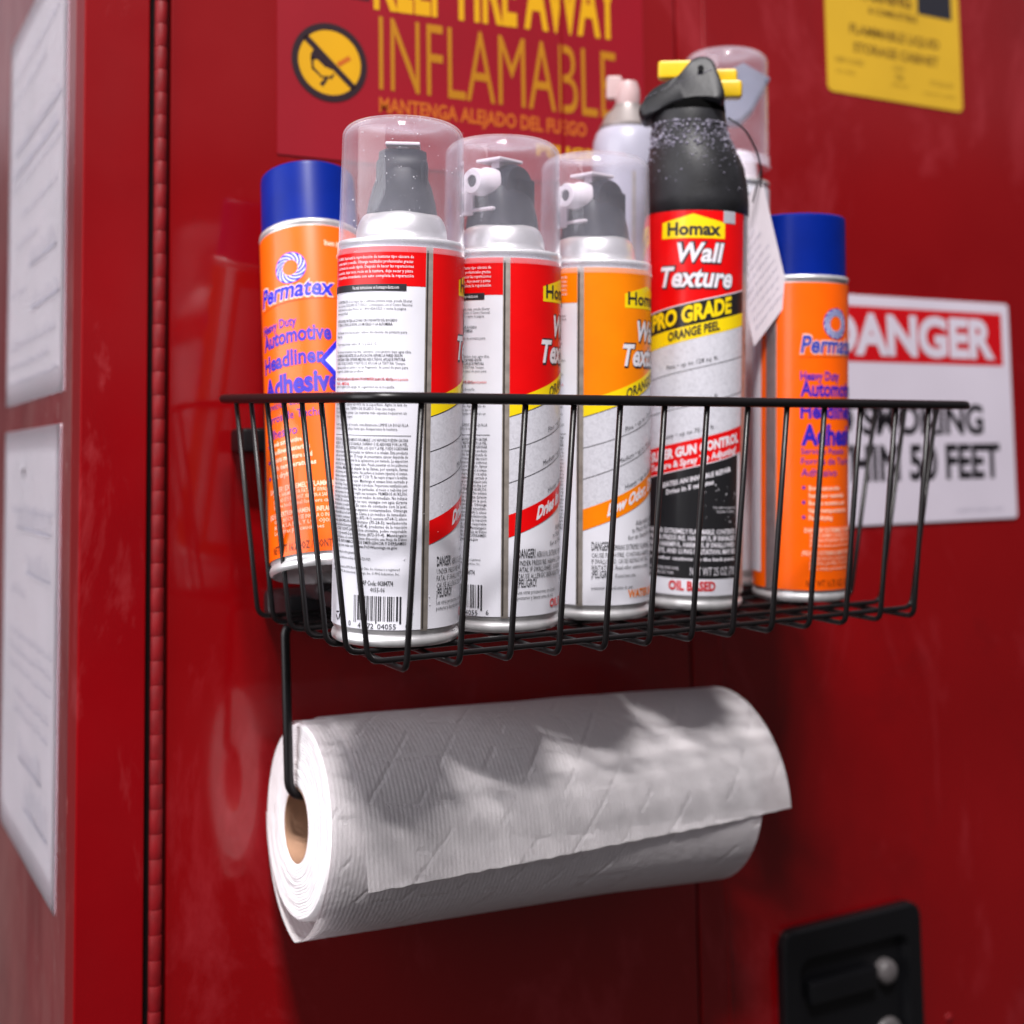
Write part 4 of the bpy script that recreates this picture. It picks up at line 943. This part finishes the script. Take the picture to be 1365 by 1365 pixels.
# ---- orange cans with blue caps
RP = .033
def orange_can(lab, mtx, th0, spanish=True):
    o = empty('adhesive_can', mtx=mtx); tag(o, lab, 'spray can', 'orange adhesive cans with blue caps')
    fn = cyl_map(RP, th0); D = lambda deg: R(deg)*RP
    fin(body_mesh(RP, .2185), 'can_body', M_ALU, o, smooth=True, angle=60)
    bm = bmesh.new(); lathe(bm, [(RP, .0080), (RP, .2170)], 128, R(th0-30), R(th0-30+345)); fin(bm, 'label', M_PORG, o, smooth=True)
    bm = bmesh.new(); lathe(bm, [(RP+.0002, .0075), (RP+.0002, .2165)], 6, R(th0-45), R(th0-31)); fin(bm, 'seam', M_STEEL, o, smooth=True)
    P = Print().rect(D(-100), .018, D(-54), .205, .0001); P.build(fn, 'white_panel', M_LBL, o, .0025, True)
    # swirl emblem
    cu, cv = D(45), .1890
    P = Print().disc(cu, cv, .0104, .0002, 40, r2=.0052); P.build(fn, 'emblem_ring', M_LBL, o)
    P = Print()
    for k in range(12):
        a0 = 2*PI*k/12; n = 5; L_ = []
        for i in range(n+1):
            t = i/n; L_.append((cu+(.0054+.0048*t)*math.cos(a0+t*1.0), cv+(.0054+.0048*t)*math.sin(a0+t*1.0), cu+(.0054+.0048*t)*math.cos(a0+t*1.0+.27), cv+(.0054+.0048*t)*math.sin(a0+t*1.0+.27)))
        for ii, (p, q) in enumerate(zip(L_, L_[1:])): P.poly([(p[0], p[1]), (q[0], q[1]), (q[2], q[3]), (p[2], p[3])], .0004, ii == 0 and k == 0)
    P.text('Permatex', D(-1), .1690, .0112, u1=D(91), bold=.03, shear=.15, w=.0004, res=3); P.disc(cu, cv, .0106, .0003, 40, r2=.0101)
    P.build(fn, 'blue_emblem_print', M_BLUEI if spanish else mat('slate_blue_ink', lin(52, 70, 170), .4), o, .004)
    P = Print().text('Permatex', D(-1)-.0004, .1686, .0120, u1=D(92), bold=.06, shear=.15, w=.0002, res=2); P.build(fn, 'emblem_outline', M_PINKI, o, .004)
    P = Print(); P.text('Heavy Duty', D(-1), .1502, .0058, u1=D(50), bold=.025, w=.0003); P.text('Automotive', D(-1), .1395, .0098, u1=D(87), bold=.032, w=.0003, res=3)
    P.text('Headliner', D(-1), .1245, .0098, u1=D(78), bold=.032, w=.0003, res=3); P.text('Adhesive', D(0), .1065, .0128, u1=D(94), bold=.042, w=.0003, res=3)
    if spanish: P.text('Servicio Pesado', D(0), .0990, .0044, u1=D(60), w=.0003); P.text('Forros de Techo', D(0), .0905, .0052, u1=D(74), w=.0003); P.text('Adhesivo', D(0), .0805, .0058, u1=D(46), w=.0003)
    else: P.text('Servicio Pesado', D(0), .1000, .0040, u1=D(60), w=.0003); P.text('Forros de Techo', D(0), .0930, .0044, u1=D(74), w=.0003); P.text('Adhesivo', D(0), .0850, .0050, u1=D(46), w=.0003)
    for v in (.0765, .0665, .0565): P.disc(D(3), v+.0008, .0011, .0003, 10)
    P.build(fn, 'purple_lettering', M_PURP, o, .003)
    P = Print().poly([(D(72), .1255), (D(92), .1120), (D(92), .1170), (D(79), .1255), (D(92), .1340), (D(92), .1390)], .0005); P.build(fn, 'blue_arrow', M_BLUEI, o, .003)
    P = Print().poly([(D(79), .1255), (D(92), .1170), (D(118), .1170), (D(118), .1340), (D(92), .1340)], .0005); P.build(fn, 'white_arrow', M_LBL, o, .003)
    P = Print()
    for i, (t, wd) in enumerate((('Bonds automotive', 42), ('headliner materials', 50), ('Resists moisture and', 52), ('high temperatures', 56), ('Fast drying', 30))):
        P.text(t, D(9), (.0755, .0705, .0655, .0605, .0555)[i], .0030, u1=D(9+wd), bold=.03, w=.0003, res=1)
    P.text('DANGER! EXTREMELY FLAMMABLE', D(4), .0470, .0030, u1=D(88), bold=.02, w=.0003, res=1)
    for i, t in enumerate(('VAPOR HARMFUL OR FATAL IF SWALLOWED', 'SKIN AND EYE IRRITANT. KEEP IN A SAFE PLACE', 'See the back panel for more cautions')): P.text(t, D(10), .0438-i*.0033, .0023, u1=D(88), bold=.01, w=.0003, res=1)
    P.text('¡PELIGRO! EXTREMADAMENTE INFLAMABLE', D(1), .0318, .0028, u1=D(88), bold=.02, w=.0003, res=1)
    for i, t in enumerate(('VAPOR NOCIVO SI SE INHALA O INGIERE', 'IRRITA LA PIEL Y LOS OJOS', 'Lea otras precauciones')): P.text(t, D(10), .0283-i*.0033, .0023, u1=D(86-i*8), bold=.01, w=.0003, res=1)
    P.text('Item #27828', D(84), .2030, .0036, u1=D(118), bold=.03, w=.0003, res=1)
    P.build(fn, 'pale_small_print', M_PINKI, o)
    P = Print().text('NET WT 16.75 OZ / CONT. NETO 475 g', D(6), .0105, .0044, u1=D(112), bold=.01, w=.0003, res=1); bandE(P, lambda u: .1655+u*.03, lambda u: .1658+u*.03, D(-2), D(100), .0003); P.build(fn, 'brown_print', M_BROWNI, o)
    # blue cap
    bm = bmesh.new(); r = RP*.955
    lathe(bm, [(r, .2215), (r*.985, .2620), (r*.975, .2640), (r*.93, .2650), (r*.90, .2640), (r*.885, .2600), (0, .2595)], 80); fin(bm, 'blue_cap', M_BCAP, o, smooth=True, angle=40)
    return o
canH = orange_can('upright orange adhesive can with a blue cap at the right end of the basket', can_matrix(.345, -.1684, .0040, .002, -.002), -132, False)
canA = orange_can('orange adhesive can with a blue cap tilted back behind the nearest clear-capped can', can_matrix(.00995, -.11644, .0321, .06389, .31295), -182, True)

# ---- tall clear-capped can behind the hooded one
canG = empty('spray_can', mtx=can_matrix(.3525, -.0800, .0040, 0, 0)); tag(canG, 'tall white spray can with a tall clear cap behind the black hood, by the wall', 'spray can')
RG = .033
fin(body_mesh(RG, .300), 'can_body', M_ALU, canG, smooth=True, angle=60)
bm = bmesh.new(); lathe(bm, [(RG, .0115), (RG, .298)], 96); fin(bm, 'label', M_LBL, canG, smooth=True)
bm = bmesh.new(); dome(bm, RG, .300, .018, .024); fin(bm, 'dome', M_WHITEP, canG, smooth=True, angle=60)
fG = cyl_map(RG, -128); P = Print()
for i, t in enumerate(('NON VERTICAL SURFACES', 'CEILING TEXTURE', 'For popcorn ceilings', 'Shake well before', 'using this product', 'Hold can upright')): P.text(t, .004, .288-i*.009, .004, u1=.036, bold=.02, w=.0002, res=1)
P.build(fG, 'lettering', M_INK, canG, .003)
mg = Matrix.Rotation(R(-128)+PI/2, 4, 'Z')
bm = bmesh.new(); zg = .326
prism(bm, [(-.020, zg), (.004, zg+.000), (.012, zg+.008), (.024, zg+.030), (.006, zg+.041), (-.016, zg+.030), (-.022, zg+.012)], -.009, .009, .0015); bm.transform(mg @ Matrix.Translation((.006, -.004, .002)) @ Matrix.Diagonal((1.12, 1, 1.12, 1)) @ Matrix.Translation((0, 0, -.016))); ac = fin(bm, 'actuator', M_GREYP, canG, smooth=True, angle=35)
bm = bmesh.new(); lathe(bm, [(0, .012), (.007, .012), (.008, .010), (.008, -.004), (0, -.004)], 20); bm.transform(mg @ Matrix.Translation((-.010, -.002, zg+.030)) @ Matrix.Rotation(R(-20), 4, 'Y')); fin(bm, 'nozzle', M_AMB, ac, smooth=True, angle=50)
cap_clear(RG, .315, .4055, canG)
# ---- small white can with a bare pink nozzle behind the orange-label can
canF = empty('spray_can', mtx=can_matrix(.2705, -.0640, .0040, 0, 0)); tag(canF, 'slim white spray can without a cap, pale pink nozzle, behind the orange-label can', 'spray can')
RF = .0265
bm = bmesh.new(); lathe(bm, [(0, .003), (RF*.9, .001), (RF, .003), (RF, .312), (RF*.99, .322), (RF*.955, .330), (RF*.88, .336), (RF*.78, .3390)], 72); fin(bm, 'can_body', mat('shaded_white_can_print', lin(168, 166, 182), .38, coat=.2, nz=(40, .9, 1.06)), canF, smooth=True)  # white can print, greyed so its shade sits in the colour
bm = bmesh.new(); lathe(bm, [(RF*.76, .3380), (RF*.80, .3392), (RF*.80, .3412), (RF*.74, .3425), (RF*.62, .3500), (RF*.40, .3555), (RF*.38, .3580), (0, .3580)], 56); fin(bm, 'dome', mat('dull_grey_dome', lin(150, 142, 140), .45, metal=.5), canF, smooth=True, angle=50)
bm = bmesh.new(); lathe(bm, [(RF+.0001, .20), (RF+.0001, .300), (RF*.985+.0001, .312), (RF*.93+.0001, .324), (RF*.84, .333)], 3, R(-118), R(-112)); fin(bm, 'seam', M_SEAM, canF, smooth=True)
mf = Matrix.Rotation(R(-125)+PI/2, 4, 'Z')
bm = bmesh.new(); lathe(bm, [(.0085, .357), (.0095, .362), (.0090, .370), (.0070, .3755), (0, .3765)], 32); box(bm, -.016, -.004, -.004, .004, .362, .380, .002)
bm.transform(mf); fin(bm, 'nozzle', M_PINKP, canF, smooth=True, angle=40)

# ------------------------------------------------------------------ paper towel roll
X3 = roll_axis; Zr = Vector((0, 0, 1)); Y3 = Zr.cross(X3).normalized(); Z3 = X3.cross(Y3)
roll = empty('paper_towel_roll', mtx=Matrix.Translation(roll_c) @ Matrix(((X3.x, Y3.x, Z3.x), (X3.y, Y3.y, Z3.y), (X3.z, Y3.z, Z3.z))).to_4x4())
tag(roll, 'white paper towel roll hanging under the basket with its end sheet loose', 'paper towel roll')
LEN = (Vector((RX1, RY1, RZ1))-roll_c).length
# local axes: x along the roll, -y toward the room, z up
bm = bmesh.new(); uvl = bm.loops.layers.uv.new('UVMap')
def RX(x): return RR+.0060*max(0, min(1, x/.3))**.8
def rprof(a, x):                          # a: angle, 0 = up, grows toward the room
    base = RX(x)-.0006+.0005*noise.noise(Vector((math.cos(a)*2, math.sin(a)*2, x*14)))
    return base
NX, NA = 40, 120
xs_ = [0, .0012, .003]+[.003+(LEN-.006)*i/NX for i in range(1, NX+1)]+[LEN-.0012, LEN]
def ring_pts(x):
    k = min(x, LEN-x); sh = .0018*(1-min(1, k/.003))**2
    out = []
    for j in range(NA):
        a = 2*PI*j/NA; r = rprof(a, x)-sh
        out.append(Vector((x, -r*math.sin(a), r*math.cos(a))))
    return out
rings = [[bm.verts.new(p) for p in ring_pts(x)] for x in xs_]
for i in range(len(rings)-1):
    for j in range(NA):
        f = bm.faces.new((rings[i][j], rings[i][(j+1) % NA], rings[i+1][(j+1) % NA], rings[i+1][j]))
        for l_, (ii, jj) in zip(f.loops, ((i, j), (i, j+1), (i+1, j+1), (i+1, j))): l_[uvl].uv = (xs_[ii], 2*PI*RR*jj/NA)
bmesh.ops.recalc_face_normals(bm, faces=bm.faces)
wound = fin(bm, 'wound_towel', M_TOWEL, roll, smooth=True)
for end, xx in (('end_face', 0), ('end_face', LEN)):      # wound layers, slightly dished, with a few proud ones
    bm = bmesh.new(); n = 96; rg = []; K_ = 22; rs = random.Random(3)
    for i in range(K_+1):
        t = i/K_; r0 = CORE_R+.0012; ring = []
        dx = rs.uniform(-.0004, .0004)
        for j in range(n):
            a = 2*PI*j/n; r1 = rprof(a, xx)-.0018; r = r0+(r1-r0)*t
            off = (core_off.z*(1-t))
            ox = (dx+.0005*noise.noise(Vector((math.cos(a)*3*t*3, math.sin(a)*3*t*3, 5)))-.0010*(1-t)) if 0 < i < K_ else 0
            ring.append(bm.verts.new((xx+(ox if xx == 0 else -ox), -r*math.sin(a), r*math.cos(a)+off)))
        rg.append(ring)
    for a_, b_ in zip(rg, rg[1:]):
        for j in range(n): bm.faces.new((a_[j], a_[(j+1) % n], b_[(j+1) % n], b_[j]))
    bmesh.ops.recalc_face_normals(bm, faces=bm.faces)
    fin(bm, 'end_face', M_TOWELE, roll, smooth=True)
bm = bmesh.new(); lathe(bm, [(CORE_R+.0012, 0), (CORE_R+.0012, LEN), (CORE_R, LEN), (CORE_R, 0), (CORE_R+.0012, 0)], 64)
bm.transform(Matrix.Translation(core_off) @ Matrix.Rotation(R(90), 4, 'Y')); bmesh.ops.recalc_face_normals(bm, faces=bm.faces)
fin(bm, 'cardboard_core', M_CARD, roll, smooth=True, angle=40)
# loose outer layer that sags to a soft point under the left end
bm = bmesh.new(); uvl = bm.loops.layers.uv.new('UVMap'); NX, NA = 36, 110; a_s, a_e = R(150), R(-120)-2*PI*0
A0, A1 = R(-20), R(262)
g = []
for i in range(NX+1):
    x = .0006+(LEN-.001)*i/NX; row = []
    sagk = .0112*(1-.85*min(1, (x+.001)/.22))
    for j in range(NA+1):
        a = A0+(A1-A0)*j/NA; t = max(0, 1-abs(a-R(176))/R(62)); r = RX(x)+.0003+sagk*(t**1.6)+.0012*max(0, min(1, (a-R(90))/R(60)))
        row.append(bm.verts.new((x, -r*math.sin(a), r*math.cos(a))))
    g.append(row)
for i in range(NX):
    for j in range(NA):
        f = bm.faces.new((g[i][j], g[i][j+1], g[i+1][j+1], g[i+1][j]))
        for l_, (ii, jj) in zip(f.loops, ((i, j), (i, j+1), (i+1, j+1), (i+1, j))): l_[uvl].uv = ((LEN+.002)*ii/NX, .013+RR*(A0+(A1-A0)*jj/NA))
bmesh.ops.solidify(bm, geom=list(bm.faces), thickness=.0007); bmesh.ops.recalc_face_normals(bm, faces=bm.faces)
fin(bm, 'loose_layer', M_TOWEL, roll, smooth=True, angle=50)
# free end sheet, skewed to the right, hanging off the front
bm = bmesh.new(); uvl = bm.loops.layers.uv.new('UVMap'); NX, NA = 44, 60; g = []; uvs = []
for i in range(NX+1):
    s_ = i/NX; x0 = .0165+s_*(LEN-.002); row = []; ru = []
    A0 = R(-70); Amax = R(90+6)
    drop = .0235-.0235*s_+.0004*math.sin(i*2.7)+.0005*noise.noise(Vector((i*.5, 1, 1)))       # straight run below the tangent point
    total = RR*(Amax-A0)+drop
    for j in range(NA+1):
        l_ = total*j/NA; a = A0+l_/RR
        wv = .0007*noise.noise(Vector((x0*22, l_*20, 3.3)))
        r = RX(x0)+.0014+wv
        if a < Amax or drop < .0002: p = Vector((x0+.010*max(0, a/R(96))**2*(.55+.45*s_), -r*math.sin(a), r*math.cos(a)))
        else:
            d_ = l_-RR*(Amax-A0); r = RX(x0)+.0014+wv*(1+d_*40)
            p = Vector((x0+.010*(.55+.45*s_)+.004*d_/.036*(1-s_), -r*math.sin(Amax)-d_*(.02+.22*s_), r*math.cos(Amax)-d_*.985))
        row.append(bm.verts.new(p)); ru.append((x0, l_))
    g.append(row); uvs.append(ru)
for i in range(NX):
    for j in range(NA):
        f = bm.faces.new((g[i][j], g[i][j+1], g[i+1][j+1], g[i+1][j]))
        for l_, (ii, jj) in zip(f.loops, ((i, j), (i, j+1), (i+1, j+1), (i+1, j))): l_[uvl].uv = uvs[ii][jj]
bmesh.ops.solidify(bm, geom=list(bm.faces), thickness=.0006); bmesh.ops.recalc_face_normals(bm, faces=bm.faces)
fin(bm, 'free_sheet', M_TOWEL, roll, smooth=True, angle=50)
